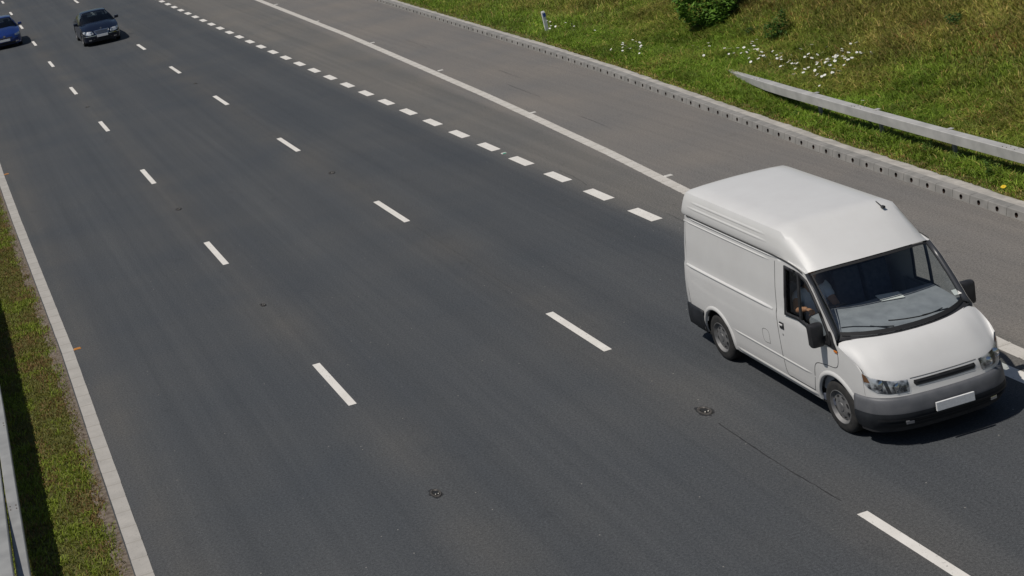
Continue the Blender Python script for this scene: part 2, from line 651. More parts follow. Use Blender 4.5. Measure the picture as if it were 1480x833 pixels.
# ------------------------------------------------------------------ grass
rng = np.random.default_rng(5)
def grass(name, x, y, z, h, wdt, lean, col, label):
    """one mesh of single blades; all arrays of equal length; col Nx3"""
    n = len(x)
    a = rng.uniform(0, 2 * PI, n)
    la = rng.uniform(0, 2 * PI, n)
    dx, dy = np.cos(a) * wdt, np.sin(a) * wdt
    lx, ly = np.cos(la) * lean * h, np.sin(la) * lean * h
    V = np.zeros((n, 5, 3), dtype=np.float32)
    V[:, 0] = np.stack([x - dx, y - dy, z - .02], 1)
    V[:, 1] = np.stack([x + dx, y + dy, z - .02], 1)
    V[:, 2] = np.stack([x + dx * .8 + lx * .35, y + dy * .8 + ly * .35, z + h * .6], 1)
    V[:, 3] = np.stack([x - dx * .8 + lx * .35, y - dy * .8 + ly * .35, z + h * .6], 1)
    V[:, 4] = np.stack([x + lx, y + ly, z + h * np.sqrt(np.maximum(.12, 1 - lean * lean * .5))], 1)
    me = bpy.data.meshes.new(name)
    me.vertices.add(n * 5)
    me.vertices.foreach_set('co', V.reshape(-1))
    base = (np.arange(n) * 5)[:, None]
    loops = (base + np.array([0, 1, 2, 3, 3, 2, 4])[None]).reshape(-1).astype(np.int32)
    me.loops.add(n * 7)
    me.loops.foreach_set('vertex_index', loops)
    me.polygons.add(n * 2)
    st = (np.arange(n) * 7)[:, None] + np.array([0, 4])[None]
    me.polygons.foreach_set('loop_start', st.reshape(-1).astype(np.int32))
    me.polygons.foreach_set('loop_total', np.tile([4, 3], n).astype(np.int32))
    me.update(calc_edges=True)
    at = me.attributes.new('tint', 'FLOAT_COLOR', 'POINT')
    c4 = np.ones((n, 5, 4), dtype=np.float32)
    c4[:, :, :3] = col[:, None, :]
    at.data.foreach_set('color', c4.reshape(-1))
    o = finish(name, me, M['grass'])
    struct(o, 'stuff', label, 'grass')
    return o

def fbm(x, y, s, seed=0):
    """cheap smooth noise, -1..1"""
    r = np.random.default_rng(seed)
    out = np.zeros_like(x)
    amp = 1.
    tot = 0
    for o in range(4):
        g = r.uniform(-1, 1, (64, 64))
        u, v_ = x * s * 2 ** o + 13.7 * o, y * s * 2 ** o + 7.1 * o
        iu, iv = np.floor(u).astype(int), np.floor(v_).astype(int)
        fu, fv = u - iu, v_ - iv
        fu, fv = fu * fu * (3 - 2 * fu), fv * fv * (3 - 2 * fv)
        a, b = g[iu % 64, iv % 64], g[(iu + 1) % 64, iv % 64]
        c, d = g[iu % 64, (iv + 1) % 64], g[(iu + 1) % 64, (iv + 1) % 64]
        out += amp * ((a * (1 - fu) + b * fu) * (1 - fv) + (c * (1 - fu) + d * fu) * fv)
        tot += amp
        amp *= .6
    return out / tot

ky, kx = np.array(KY, float), np.array(KX, float)
def np_kerb(y):
    return np.interp(y, ky, kx)
def np_bank(d):
    e = np.minimum(np.maximum(d - 1.8, 0), 14)
    z = np.where(d < 1.8, .10 + .03 * d, .154 + .34 * e - .17 * (1 - np.exp(-e / .5)))
    return z
def wobz(d, y):
    return np.where(d > 1.2, .05 * np.sin(y * .9 + d * 2.1) * np.sin(d * 1.3 + y * .37), 0)

def bank_patch(n, y0, y1, d0, d1):
    y = rng.uniform(y0, y1, n)
    d = rng.uniform(d0, d1, n)
    return y, d
parts_y, parts_d = [], []
for (n, y0, y1, d0, d1) in [(150000, 17, 45, .03, 3.2), (125000, 17, 46, 3.2, 8.0), (70000, 45, 75, .03, 5.0), (80000, 45, 75, 5, 12), (15000, 75, 120, .05, 8), (18000, 12, 42, 8, 14)]:
    y, d = bank_patch(n, y0, y1, d0, d1)
    parts_y.append(y); parts_d.append(d)
y = np.concatenate(parts_y); d = np.concatenate(parts_d)
# clump: pull blades towards tuft centres
cl = rng.uniform(0, 1, len(y)) < .55
ty = np.round(y / .19) * .19 + .07 * np.sin(np.round(y / .19) * 91.7 + np.round(d / .19) * 37.1)
td = np.round(d / .19) * .19 + .07 * np.sin(np.round(d / .19) * 71.3 + np.round(y / .19) * 17.9)
y = np.where(cl, ty + rng.normal(0, .035, len(y)), y)
d = np.maximum(.05, np.where(cl, td + rng.normal(0, .035, len(y)), d))
x = np_kerb(y) + d
patch = fbm(x, y, .55, 3)
patch2 = fbm(x, y, 1.6, 11)
lush = np.clip(1.05 - (d - 1.0) / 3.9 + patch * 1.0, 0, 1)
edge = np.clip(d / .5, .25, 1)
under = (d > .62) & (d < 1.45) & (y < 31)
h = (.13 + .13 * rng.uniform(0, 1, len(y)) + .10 * np.clip(patch2, 0, 1) + .06 * (1 - lush)) * edge * np.where(under, .5, 1)
green = np.array([.060, .105, .014]); bright = np.array([.100, .155, .022]); olive = np.array([.105, .115, .030]); straw = np.array([.205, .165, .075]); rust = np.array([.135, .075, .035])
u = rng.uniform(0, 1, len(y))
colr = green[None] * (1 - u[:, None]) + bright[None] * u[:, None]
oc = olive[None] * (.7 + .6 * rng.uniform(0, 1, len(y)))[:, None]
colr = colr * lush[:, None] + oc * (1 - lush)[:, None]
sf = rng.uniform(0, 1, len(y))
colr = np.where((sf < .05 + .17 * (1 - lush))[:, None], straw[None] * (.6 + .7 * u[:, None]), colr)
rp = np.clip(fbm(x, y, .8, 21) * 2 - .35, 0, 1) * (1 - lush)
colr = np.where((rng.uniform(0, 1, len(y)) < rp * .3)[:, None], rust[None] * (.7 + .6 * u[:, None]), colr)
colr = np.where(((d < .22) & (sf > .6))[:, None], (straw * .7)[None], colr)
colr = colr * (1 + .55 * fbm(x, y, 2.4, 77) + .35 * fbm(x, y, .7, 78))[:, None]
colr = colr * (.6 + .75 * rng.uniform(0, 1, len(y)))[:, None] * np.array([2.22, 2.06, 1.5])[None]
grass('bank_grass', x, y, np_bank(d) + wobz(d, y), h, .0065 + .004 * rng.uniform(0, 1, len(y)), .5 + .85 * rng.uniform(0, 1, len(y)), colr,
      'long tufted green and straw coloured grass covering the bank beside the hard shoulder')
# low mossy grass of the central reservation
n = 150000
y = rng.uniform(14, 48, n)
ex = np.interp(y, [0, 18.3, 23.4, 28, 39.5, 45.6, 110], [1.22, 1.38, 1.47, 1.56, 1.64, 1.71, 2.9])
d = rng.uniform(0, 2.6, n) ** 1.0
x = ex - .29 - d
keep = rng.uniform(0, 1, n) < np.clip(.35 + d * 4 + fbm(x, y, 2.5, 9) * 1.2, .05, 1)
x, y, d = x[keep], y[keep], d[keep]
n = len(x)
pb = fbm(x, y, 1.1, 31); pc = fbm(x, y, 4, 32)
u = rng.uniform(0, 1, n)
colr = np.array([.085, .098, .024])[None] * (.6 + .8 * u)[:, None]
gsel = (pb + pc * .7 + rng.normal(0, .16, n)) > .10
colr = np.where(gsel[:, None], np.array([.11, .165, .024])[None] * (.7 + .7 * u)[:, None], colr)
bsel = (fbm(x, y, 2.2, 44) + rng.normal(0, .25, n) - d * .25) > .12
colr = np.where(bsel[:, None], np.array([.120, .092, .045])[None] * (.6 + .8 * u)[:, None], colr)
colr = colr * np.array([1.7, 1.42, 1.05])[None]
h = (.025 + .03 * rng.uniform(0, 1, n)) * (1 + .8 * gsel)
grass('reservation_grass', x, y, np.full(n, -.01), h, np.full(n, .007), .5 + .9 * rng.uniform(0, 1, n), colr,
      'short mossy patchy grass growing between the ribbed edge line and the steel barrier')

# ------------------------------------------------------------------ bush, plants, flowers
def leaves_mesh(centres, size, cols, up_bias=.5):
    """pointed folded leaves, one quad pair each"""
    V, Fc, Cc = [], [], []
    for c, s, k in zip(centres, size, cols):
        nrm = Vector((random.gauss(0, 1), random.gauss(0, 1), random.gauss(0, 1) + up_bias * 2)).normalized()
        t = nrm.orthogonal().normalized()
        t.rotate(Matrix.Rotation(random.uniform(0, 2 * PI), 3, nrm))
        b = nrm.cross(t)
        c = Vector(c)
        i = len(V)
        V += [c - t * s, c + b * s * .45 - nrm * s * .12, c + t * s, c - b * s * .45 - nrm * s * .12, c + nrm * s * .05]
        Fc += [(i, i + 1, i + 4), (i + 1, i + 2, i + 4), (i + 2, i + 3, i + 4), (i + 3, i, i + 4)]
        Cc += [k] * 5
    return V, Fc, Cc
M['bark'] = noisy('bark', (.06, .042, .028), (.12, .085, .055), 20, .9, bump=.5)

def shrub(name, label, cat, base, blobs, n, size, c1, c2, stems):
    o = thing(name, label, cat, base)
    cs, sz, cc = [], [], []
    while len(cs) < n:
        bx = random.choices(blobs, weights=[q[3] ** 2 for q in blobs])[0]
        dv = Vector((random.gauss(0, 1), random.gauss(0, 1), random.gauss(0, 1))).normalized()
        r = bx[3] * random.uniform(.45, 1.0) ** .5 * random.uniform(.82, 1.08)
        p = Vector(bx[:3]) + Vector((dv.x * r, dv.y * r, dv.z * r * .85))
        if p.z < .03:
            continue
        cs.append(p); sz.append(size * random.uniform(.6, 1.25))
        t = random.random()
        cc.append(tuple(lerp(a, b, t) for a, b in zip(c1, c2)))
    V, Fc, Cc = leaves_mesh(cs, sz, cc, .95)
    lf = pobj('foliage', V, Fc, M['leaf'], o)
    at = lf.data.attributes.new('tint', 'FLOAT_COLOR', 'POINT')
    at.data.foreach_set('color', np.array([(*k, 1) for k in Cc], dtype=np.float32).reshape(-1))
    bm = bmesh.new()
    for i in range(stems):
        bx = blobs[i % len(blobs)]
        a = Vector((random.uniform(-.08, .08), random.uniform(-.08, .08), -.05))
        e = Vector(bx[:3]) + Vector((random.uniform(-.4, .4), random.uniform(-.4, .4), random.uniform(0, .5))) * bx[3]
        mid = (a + e) / 2 + Vector((random.uniform(-.1, .1), random.uniform(-.1, .1), .05))
        tube(bm, a, mid, .016 * bx[3] * 1.6, .011 * bx[3] * 1.6, 6)
        tube(bm, mid, e, .011 * bx[3] * 1.6, .003, 6)
    bobj('stems', bm, M['bark'], o, 40)
    return o
shrub('leafy_bush', 'large dense dark green bush growing on the grass bank above the barrier end', 'bush', (21.92, 39.75, .42),
      [(-.45, .0, .62, .48), (.25, -.2, .72, .46), (.0, .2, 1.25, .55), (.62, .15, 1.2, .42), (-.6, .2, 1.15, .42), (.95, .1, 1.5, .28), (.15, .1, 1.8, .5), (-.1, -.3, .42, .4), (.6, -.1, .5, .26), (-.85, 0, .8, .22), (-.35, .1, 2.2, .35), (.75, .0, 2.0, .35), (.85, -.2, .85, .18)],
      4600, .08, (.045, .11, .012), (.19, .34, .045), 22)
shrub('small_shrub', 'small dark green shrub just right of the big bush on the bank', 'shrub', (21.65, 36.05, .47),
      [(-.12, 0, .30, .22), (.20, .05, .50, .24), (.08, -.1, .16, .2), (.30, 0, .72, .12), (-.2, 0, .5, .1)], 520, .05, (.035, .085, .015), (.10, .19, .03), 8)
shrub('seedling_shrub', 'low straggly green weed between the big bush and the small shrub', 'shrub', (21.75, 37.3, .5),
      [(-.1, 0, .15, .15), (.14, .02, .12, .13)], 170, .04, (.03, .06, .014), (.06, .11, .022), 5)
shrub('sapling', 'small leafy sapling alone in dry grass high on the bank', 'shrub', (22.75, 30.35, .98),
      [(0, 0, .22, .15), (.1, .02, .36, .13), (-.1, 0, .38, .12)], 210, .042, (.035, .085, .015), (.085, .155, .035), 6)

M['petal'] = mat('petals', (.80, .80, .76), .6)
M['yolk'] = mat('flower_centre', (.55, .36, .03), .6)
M['stem'] = noisy('flower_stem', (.06, .10, .02), (.08, .13, .03), 20, .7)
def flower_mesh(name, pet, rad, n, hh):
    bm = bmesh.new()
    tube(bm, (0, 0, -.05), (.01, 0, hh), .003, .002, 5)
    for q in bm.faces:
        q.material_index = 0
    k0 = len(bm.faces)
    c = Vector((.01, 0, hh))
    for i in range(n):
        t = 2 * PI * i / n
        d_ = Vector((math.cos(t), math.sin(t), 0)); s_ = Vector((-math.sin(t), math.cos(t), 0)) * rad * .32
        vv = [bm.verts.new(c + d_ * rad * .05), bm.verts.new(c + d_ * rad * .7 + s_ + Vector((0, 0, .004))), bm.verts.new(c + d_ * rad + Vector((0, 0, -.002))), bm.verts.new(c + d_ * rad * .7 - s_ + Vector((0, 0, .004)))]
        fc = bm.faces.new(vv); fc.material_index = 1
    lathe_r = lathe(bm, [(hh + .003, rad * .22), (hh + .008, rad * .15), (hh + .010, .001)], 8, 'Z', (.01, 0, 0))
    for q in list(bm.faces)[k0 + n:]:
        q.material_index = 2
    me = bpy.data.meshes.new(name)
    bm.to_mesh(me); bm.free()
    for q in (M['stem'], pet, M['yolk']):
        me.materials.append(q)
    return me
daisy = flower_mesh('daisy', M['petal'], .032, 11, .34)
def gz(x, y):
    d = x - kerb_back(y)
    w = .05 * math.sin(y * .9 + d * 2.1) * math.sin(d * 1.3 + y * .37) if d > 1.2 else 0
    return bank_z(d) + w
def put_flower(x, y, label, group, me=daisy, name='daisy', cat='flower', s=1.):
    o = bpy.data.objects.new(name, me)
    C.objects.link(o)
    o.location = (x, y, gz(x, y))
    o.rotation_euler = (random.gauss(.28, .25), random.gauss(-.12, .2), random.uniform(0, 6))
    k = s * random.uniform(.85, 1.2)
    o.scale = (k * 1.15, k * 1.15, s * random.uniform(.8, 1.1))
    return tag(o, label, cat, group)
clusters = [  # centre, spreads, count, label
    (20.75, 32.2, .40, .55, 56, 'white daisy in the dense drift right of the barrier end'),
    (20.72, 33.8, .26, .45, 22, 'white daisy in the loose drift between barrier end and dense drift'),
    (20.40, 34.95, .08, .22, 11, 'white daisy in the tight clump just above the barrier tip'),
    (20.75, 36.0, .16, .35, 14, 'white daisy in the clump below the small shrub'),
    (20.32, 37.5, .18, .5, 9, 'white daisy scattered under the big bush'),
    (19.60, 40.3, .20, .55, 18, 'white daisy in the patch left of the big bush'),
    (19.95, 46.0, .22, .65, 13, 'white daisy in the patch beside the marker post'),
    (18.9, 28.6, .4, 1.6, 4, 'single white daisy in the grass behind the steel barrier')]
for (cx, cy, sx, sy, n, lab) in clusters:
    for i in range(n):
        put_flower(cx + random.gauss(0, sx), cy + random.gauss(0, sy), lab, 'daisies ' + lab.split('daisy ')[1])
M['yellow'] = mat('yellow_petals', (.75, .52, .02), .6)
put_flower(17.45, 22.55, 'small yellow flower at the grass edge by the kerb', None, flower_mesh('yellow_flower', M['yellow'], .045, 12, .10), 'yellow_flower', 'flower', 1.)

# leafy weeds under the right barrier
def weed(x, y, n, hh, label):
    o = thing('weed', label, 'weed', (x, y, gz(x, y)), 0, 'leafy weeds under the right barrier')
    bm = bmesh.new(); cs = []
    for i in range(n):
        a = random.uniform(0, 2 * PI)
        r = random.uniform(.02, .16)
        e = Vector((r * math.cos(a), r * math.sin(a), hh * random.uniform(.6, 1)))
        tube(bm, (r * .2 * math.cos(a), r * .2 * math.sin(a), -.03), e, .004, .002, 4)
        for k in range(9):
            t = random.uniform(.3, 1.05)
            cs.append(e * t + Vector((random.gauss(0, .025), random.gauss(0, .025), 0)))
    V, Fc, Cc = leaves_mesh(cs, [.028 * random.uniform(.6, 1.5) for _ in cs], [(random.uniform(.08, .13), random.uniform(.15, .21), .03) for _ in cs], .9)
    lf = pobj('foliage', V, Fc, M['leaf'], o)
    at = lf.data.attributes.new('tint', 'FLOAT_COLOR', 'POINT')
    at.data.foreach_set('color', np.array([(*k, 1) for k in Cc], dtype=np.float32).reshape(-1))
    bobj('stems', bm, M['stem'], o)
for (x, y, n, hh, lb) in [(17.70, 23.2, 9, .42, 'tall pale leafy weed nearest the right edge, in front of the barrier'), (18.05, 25.3, 12, .3, 'bright green leafy weed clump in front of the barrier middle'),
                          (17.95, 24.5, 8, .22, 'low green weed between two taller clumps by the barrier'), (18.35, 27.6, 9, .26, 'green weed clump left of the bright one by the barrier'), (18.2, 30.0, 8, .2, 'small green weed in front of the barrier where it starts to dip')]:
    weed(x, y, n, hh, lb)

# ------------------------------------------------------------------ marker post
post = thing('marker_post', 'white plastic verge marker post with a blue band near its top', 'marker post', (19.88, 46.7, .1), R(8))
post.scale = (1.15, 1.15, 1.0)
M['plastic_white'] = noisy('white_plastic', (.72, .71, .69), (.80, .79, .77), 8, .55)
M['blue'] = mat('blue_band', (.03, .08, .32), .5)
bm = bmesh.new()
prof = [(-.055, -.02), (.055, -.02), (.045, .03), (-.045, .03)]
lo = [bm.verts.new((x, y, -.1)) for x, y in prof]
hi = [bm.verts.new((x * .95, y * .95, .72)) for x, y in prof]
tp = [bm.verts.new((x * .8, y * .7 + .01, .76)) for x, y in prof]
for A, B in ((lo, hi), (hi, tp)):
    for i in range(4):
        bm.faces.new((A[i], A[(i + 1) % 4], B[(i + 1) % 4], B[i]))
bm.faces.new(tp)
pb_ = bobj('post_body', bm, M['plastic_white'], post)
bm = bmesh.new(); box(bm, (-.028, -.026, .57), (.062, .0, .69), .004)
bobj('reflector_band', bm, M['blue'], post)
post.rotation_euler = (R(-2), R(-3), R(8))

# ------------------------------------------------------------------ barriers
M['bolt'] = noisy('rusty_bolt', (.13, .09, .07), (.2, .16, .13), 40, .7, .3)
def beam(name, pts, w, hgt, parent, m_=None):
    """pts: centre top line (x,y,z); open box beam with a folded lip"""
    prof = [(-w / 2, -hgt), (-w / 2, -.012), (-w / 2 + .012, 0), (w / 2 - .012, 0), (w / 2, -.012), (w / 2, -hgt), (w / 2 - .03, -hgt), (w / 2 - .03, -hgt + .006), (w / 2 - .004, -hgt + .006), (w / 2 - .006, -.018), (-w / 2 + .006, -.018), (-w / 2 + .004, -hgt + .006), (-w / 2 + .03, -hgt + .006), (-w / 2 + .03, -hgt)]
    V, Fc = [], []
    n = len(prof)
    for i, p in enumerate(pts):
        a = Vector(pts[max(0, i - 1)][:3]); b = Vector(pts[min(len(pts) - 1, i + 1)][:3])
        t = (b - a); t.z = 0; t.normalize()
        s = Vector((t.y, -t.x, 0))
        for (q, zz) in prof:
            k_ = p[3] if len(p) > 3 else 1.
            c = Vector(p[:3]) + s * q * (.5 + .5 * k_)
            V.append((c.x, c.y, c.z + zz * k_))
    for i in range(len(pts) - 1):
        for j in range(n):
            k = (j + 1) % n
            Fc.append((i * n + j, i * n + k, (i + 1) * n + k, (i + 1) * n + j))
    Fc.append(tuple(range(n))); Fc.append(tuple((len(pts) - 1) * n + j for j in range(n))[::-1])
    return pobj(name, V, Fc, m_ or M['galv'], parent, recalc=True)

rb = thing('crash_barrier', 'grey steel box-beam crash barrier with a ramped end on the right verge', 'crash barrier')
rp_ = [(19.60, 35.0, .31, .25), (19.50, 34.6, .33, .4), (19.22, 33.4, .42, .75), (18.86, 32, .55, 1), (18.6, 30.8, .63, 1), (18.40, 29.2, .675, 1), (18.24, 27, .68), (18.12, 25, .68), (18.01, 23, .68), (17.90, 21, .68), (17.4, 12, .68), (16.9, 2, .68)]
beam('beam', rp_, .19, .20, rb)
for y in np.arange(5.6, 31, 2.4):
    y = float(y)
    xb = interp(-y, [-p[1] for p in rp_], [p[0] for p in rp_]); zt = interp(-y, [-p[1] for p in rp_], [p[2] for p in rp_])
    bm = bmesh.new()
    g0 = gz(xb + .2, y) - .3
    box(bm, (xb + .11, y - .035, g0), (xb + .115, y + .035, zt - .03)); box(bm, (xb + .115, y - .035, g0), (xb + .165, y - .030, zt - .03)); box(bm, (xb + .115, y + .030, g0), (xb + .165, y + .035, zt - .03))
    bobj('post', bm, M['galv_dark'], rb)
    bm = bmesh.new()
    box(bm, (xb + .02, y - .05, zt + .001), (xb + .15, y + .05, zt + .012), .003)
    bobj('bracket', bm, M['galv'], rb)
for y in (22.9, 27.7, 32.6, 18.1):                    # joints with their bolts
    xb = interp(-y, [-p[1] for p in rp_], [p[0] for p in rp_]); zt = interp(-y, [-p[1] for p in rp_], [p[2] for p in rp_])
    bm = bmesh.new()
    for dx, dy in ((-.05, -.1), (.04, -.1), (-.05, .1), (.04, .1), (-.05, .2)):
        tube(bm, (xb + dx, y + dy, zt - .001), (xb + dx, y + dy, zt + .010), .011, .009, 8)
    bobj('bolts', bm, M['bolt'], rb)

lb_ = thing('crash_barrier', 'grey steel box-beam crash barrier running beside the mossy reservation grass', 'crash barrier')
lA = [(left_edge(y) - 1.545 + (.06 if y > 24 else .06 * (y - 18) / 6 if y > 18 else 0), y, .70) for y in [2, 8, 14, 16, 18, 20, 22, 24, 26, 30, 36, 44, 56, 70, 90, 110]]
lA = [(x - .005, y, z) for x, y, z in lA]
beam('beam', lA, .16, .19, lb_, M['galv_left'])
for y in np.arange(4, 108, 3.2):
    y = float(y)
    xb = interp(y, [p[1] for p in lA], [p[0] for p in lA])
    bm = bmesh.new(); box(bm, (xb - .03, y - .05, -.3), (xb + .03, y + .05, .52), .004)
    bobj('post', bm, M['galv_dark'], lb_)
    bm = bmesh.new()
    for dx, dy in ((-.04, -.06), (.04, -.06), (-.04, .05), (.04, .05)):
        tube(bm, (xb + dx, y + dy, .699), (xb + dx, y + dy, .710), .010, .008, 8)
    bobj('bolts', bm, M['bolt'], lb_)
lc = thing('crash_barrier', 'second steel barrier beam at the extreme left edge, rising beside the first', 'crash barrier')
lB = [(interp(y, [p[1] for p in lA], [p[0] for p in lA]) - .185, y, z) for y, z in [(2, 1.0), (12, 1.0), (17, .97), (18, .90), (19, .83), (20, .76), (21, .72), (22, .70), (26, .70), (40, .7)]]
beam('beam', lB, .17, .17, lc, M['galv_left'])
for y in np.arange(5.2, 38, 3.2):
    y = float(y)
    xb = interp(y, [p[1] for p in lB], [p[0] for p in lB]); zt = interp(y, [p[1] for p in lB], [p[2] for p in lB])
    bm = bmesh.new(); box(bm, (xb - .03, y - .05, -.3), (xb + .03, y + .05, zt - .16), .004)
    bobj('post', bm, M['galv_dark'], lc)

# ------------------------------------------------------------------ road studs
M['stud_iron'] = noisy('stud_iron', (.05, .045, .04), (.12, .11, .10), 30, .6, .4)
M['stud_rubber'] = mat('stud_rubber', (.012, .012, .012), .7)
M['amber'] = mat('amber_lens', (.45, .18, .03), .4)
M['stud_white'] = mat('stud_body', (.55, .53, .49), .5)
M['green'] = mat('green_lens', (.02, .35, .22), .4)
M['glass_bead'] = mat('glass_bead', (.55, .52, .46), .15)
def sunk_stud(x, y, label, s=1., group='sunk cat\'s eye studs along the lane lines'):
    s *= .9
    o = thing('road_stud', label, 'road stud', (x, y, 0), random.uniform(-.08, .08), group)
    bm = bmesh.new()                                  # worn tar round the casting
    n = 22
    pr_ = [random.uniform(.80, 1.15) for _ in range(n)]
    c0 = bm.verts.new((0, 0, .003))
    rg = [bm.verts.new((.115 * s * pr_[i] * math.cos(2 * PI * i / n), .20 * s * pr_[i] * math.sin(2 * PI * i / n), .0025)) for i in range(n)]
    for i in range(n):
        bm.faces.new((c0, rg[i], rg[(i + 1) % n]))
    bobj('tar_patch', bm, M['tar'], o)
    bm = bmesh.new()
    pr2 = [(.004, .105), (.014, .10), (.016, .082), (.006, .070)]
    rings = lathe(bm, pr2, 24, 'Z')
    for v_ in bm.verts:
        v_.co.x *= s * .85; v_.co.y *= s * 1.45
    bobj('iron_rim', bm, M['stud_iron'], o, 40)
    bm = bmesh.new(); box(bm, (-.05 * s, -.06 * s, .004), (.05 * s, .06 * s, .016), .004)
    bobj('rubber_insert', bm, M['stud_rubber'], o)
    for sx in (-1, 1):
        bm = bmesh.new()
        bmesh.ops.create_icosphere(bm, subdivisions=2, radius=.012 * s, matrix=Matrix.Translation((sx * .025 * s, -.062 * s, .013)))
        bobj('glass_bead', bm, M['glass_bead'], o, 180)
    return o
sunk_stud(9.05, 18.2, 'large worn road stud beside the van at the head of the tar seam', 1.05)
sunk_stud(5.14, 18.22, 'worn road stud in the near foreground, alone on the lane line', .85)
sunk_stud(9.15, 36.2, 'dark road stud between the far dashes right of centre', .9)
sunk_stud(5.17, 27.6, 'faint road stud between the two middle dashes of the left lane line', .6)
sunk_stud(5.27, 36.5, 'small dark road stud between the upper dashes of the left lane line', .75)
sunk_stud(bend(8.99, 54), 54.0, 'distant road stud on the right lane line past the fourth dash', .7)
sunk_stud(bend(5.07, 54.5), 54.5, 'distant road stud on the left lane line near the top', .7)
def raised_stud(x, y, lens, label, group, w=.13, l=.10):
    o = thing('road_stud', label, 'road stud', (x, y, 0), 0, group)
    bm = bmesh.new()
    b0 = [(-w / 2, -l / 2), (w / 2, -l / 2), (w / 2, l / 2), (-w / 2, l / 2)]
    A = [bm.verts.new((p, q, .002)) for p, q in b0]; B = [bm.verts.new((p * .82, q * .5, .020)) for p, q in b0]
    for i in range(4):
        bm.faces.new((A[i], A[(i + 1) % 4], B[(i + 1) % 4], B[i]))
    bm.faces.new(B)
    bobj('stud_body', bm, M['stud_white'] if lens != 'amber' else M['amber'], o)
    bm = bmesh.new()
    q = [(-w * .38, -l * .47, .0055), (w * .38, -l * .47, .0055), (w * .32, -l * .29, .0175), (-w * .32, -l * .29, .0175)]
    bm.faces.new([bm.verts.new((a, b - .003, c)) for a, b, c in q])
    bobj('lens', bm, M[lens], o)
for k, (yy, lab) in enumerate([(28.0, 'amber road stud touching the ribbed line low on the left'), (46.0, 'amber road stud by the ribbed line at the left picture edge')]):
    raised_stud(left_edge(yy) + .075, yy, 'amber', lab, 'amber studs by the ribbed left line', .14, .09)
for k, (xx, yy) in enumerate([(14.36, 28.75), (15.0, 37.05), (15.62, 45.5), (16.02, 53.6), (16.37, 62.1), (16.8, 70.6), (17.2, 79)]):
    lab = ['pale road stud beside the solid line, nearest the van roof', 'pale road stud beside the solid line, second from the van', 'pale road stud beside the solid line, third from the van',
           'pale road stud beside the solid line, fourth from the van', 'pale road stud beside the solid line, fifth from the van', 'pale road stud beside the solid line, nearest the top edge', 'pale road stud beside the solid line beyond the top edge'][k]
    raised_stud(xx - .02, yy, 'stud_white', lab, 'pale studs along the solid line', .17, .12)
raised_stud(12.78, 33.83, 'green', 'small green road stud between two short broad dashes', None, .12, .1)
# ------------------------------------------------------------------ vehicle materials
M['white_paint'] = mat('white_paint', (.80, .80, .79), .45, spec=.5, coat=.25)
_g = NT(M['white_paint']); _n = _g.noise(2.5, 5, rough=.65)
_tc = _g.n('ShaderNodeTexCoord'); _sp = _g.n('ShaderNodeSeparateXYZ'); _g.l(_tc.outputs['Object'], _sp.inputs[0])
_low = _g.n('ShaderNodeMapRange'); _g.l(_sp.outputs[2], _low.inputs['Value'])
_low.inputs['From Min'].default_value = .25; _low.inputs['From Max'].default_value = .95
_low.inputs['To Min'].default_value = 1; _low.inputs['To Max'].default_value = 0
_grime = _g.math('MULTIPLY', _g.math('MULTIPLY', _low.outputs[0], _n), .5)      # road film thrown up along the sills
_g.col(_g.mix(_grime, _g.ramp(_n, [(.3, (.59, .58, .565)), (.7, (.622, .615, .60))]), (.36, .33, .29)))
M['bumper'] = noisy('grey_bumper', (.090, .093, .102), (.118, .12, .128), 6, .5)
M['bumper_low'] = noisy('dark_grey_bumper', (.013, .015, .018), (.022, .024, .028), 6, .6, spec=.3)
M['dark_plastic'] = noisy('dark_plastic', (.018, .018, .02), (.03, .03, .032), 8, .5)
M['pillar'] = mat('pillar_trim', (.035, .037, .042), .35)
M['black_rubber'] = mat('black_rubber', (.012, .012, .013), .75)
M['tyre'] = noisy('tyre', (.016, .016, .016), (.032, .030, .028), 10, .85)
M['steel'] = noisy('wheel_steel', (.11, .11, .112), (.22, .215, .21), 7, .55, .3)
M['under'] = mat('underbody', (.012, .012, .012), .9)
M['plate_white'] = noisy('number_plate', (.62, .62, .62), (.74, .74, .73), 35, .5, lo=.3, hi=.7)
M['dash_grey'] = noisy('dashboard', (.22, .225, .24), (.29, .295, .31), 6, .8)
M['seat_cloth'] = noisy('seat_cloth', (.045, .055, .08), (.09, .10, .13), 14, .9)
M['paper'] = mat('paper', (.75, .74, .70), .7)
M['chrome'] = mat('chrome', (.7, .7, .7), .12, 1.)
M['amber_dim'] = mat('amber_dim', (.22, .10, .04), .3)
M['amber_lamp'] = mat('amber_lamp', (.65, .20, .03), .3)
M['seamline'] = mat('panel_gap', (.05, .05, .05), .8)
M['skin'] = noisy('skin', (.42, .20, .11), (.48, .25, .14), 12, .55)
M['shirt'] = noisy('shirt', (.62, .66, .74), (.70, .73, .78), 10, .85)
M['trousers'] = mat('trousers', (.03, .04, .07), .9)
M['hair'] = mat('hair', (.03, .02, .012), .8)

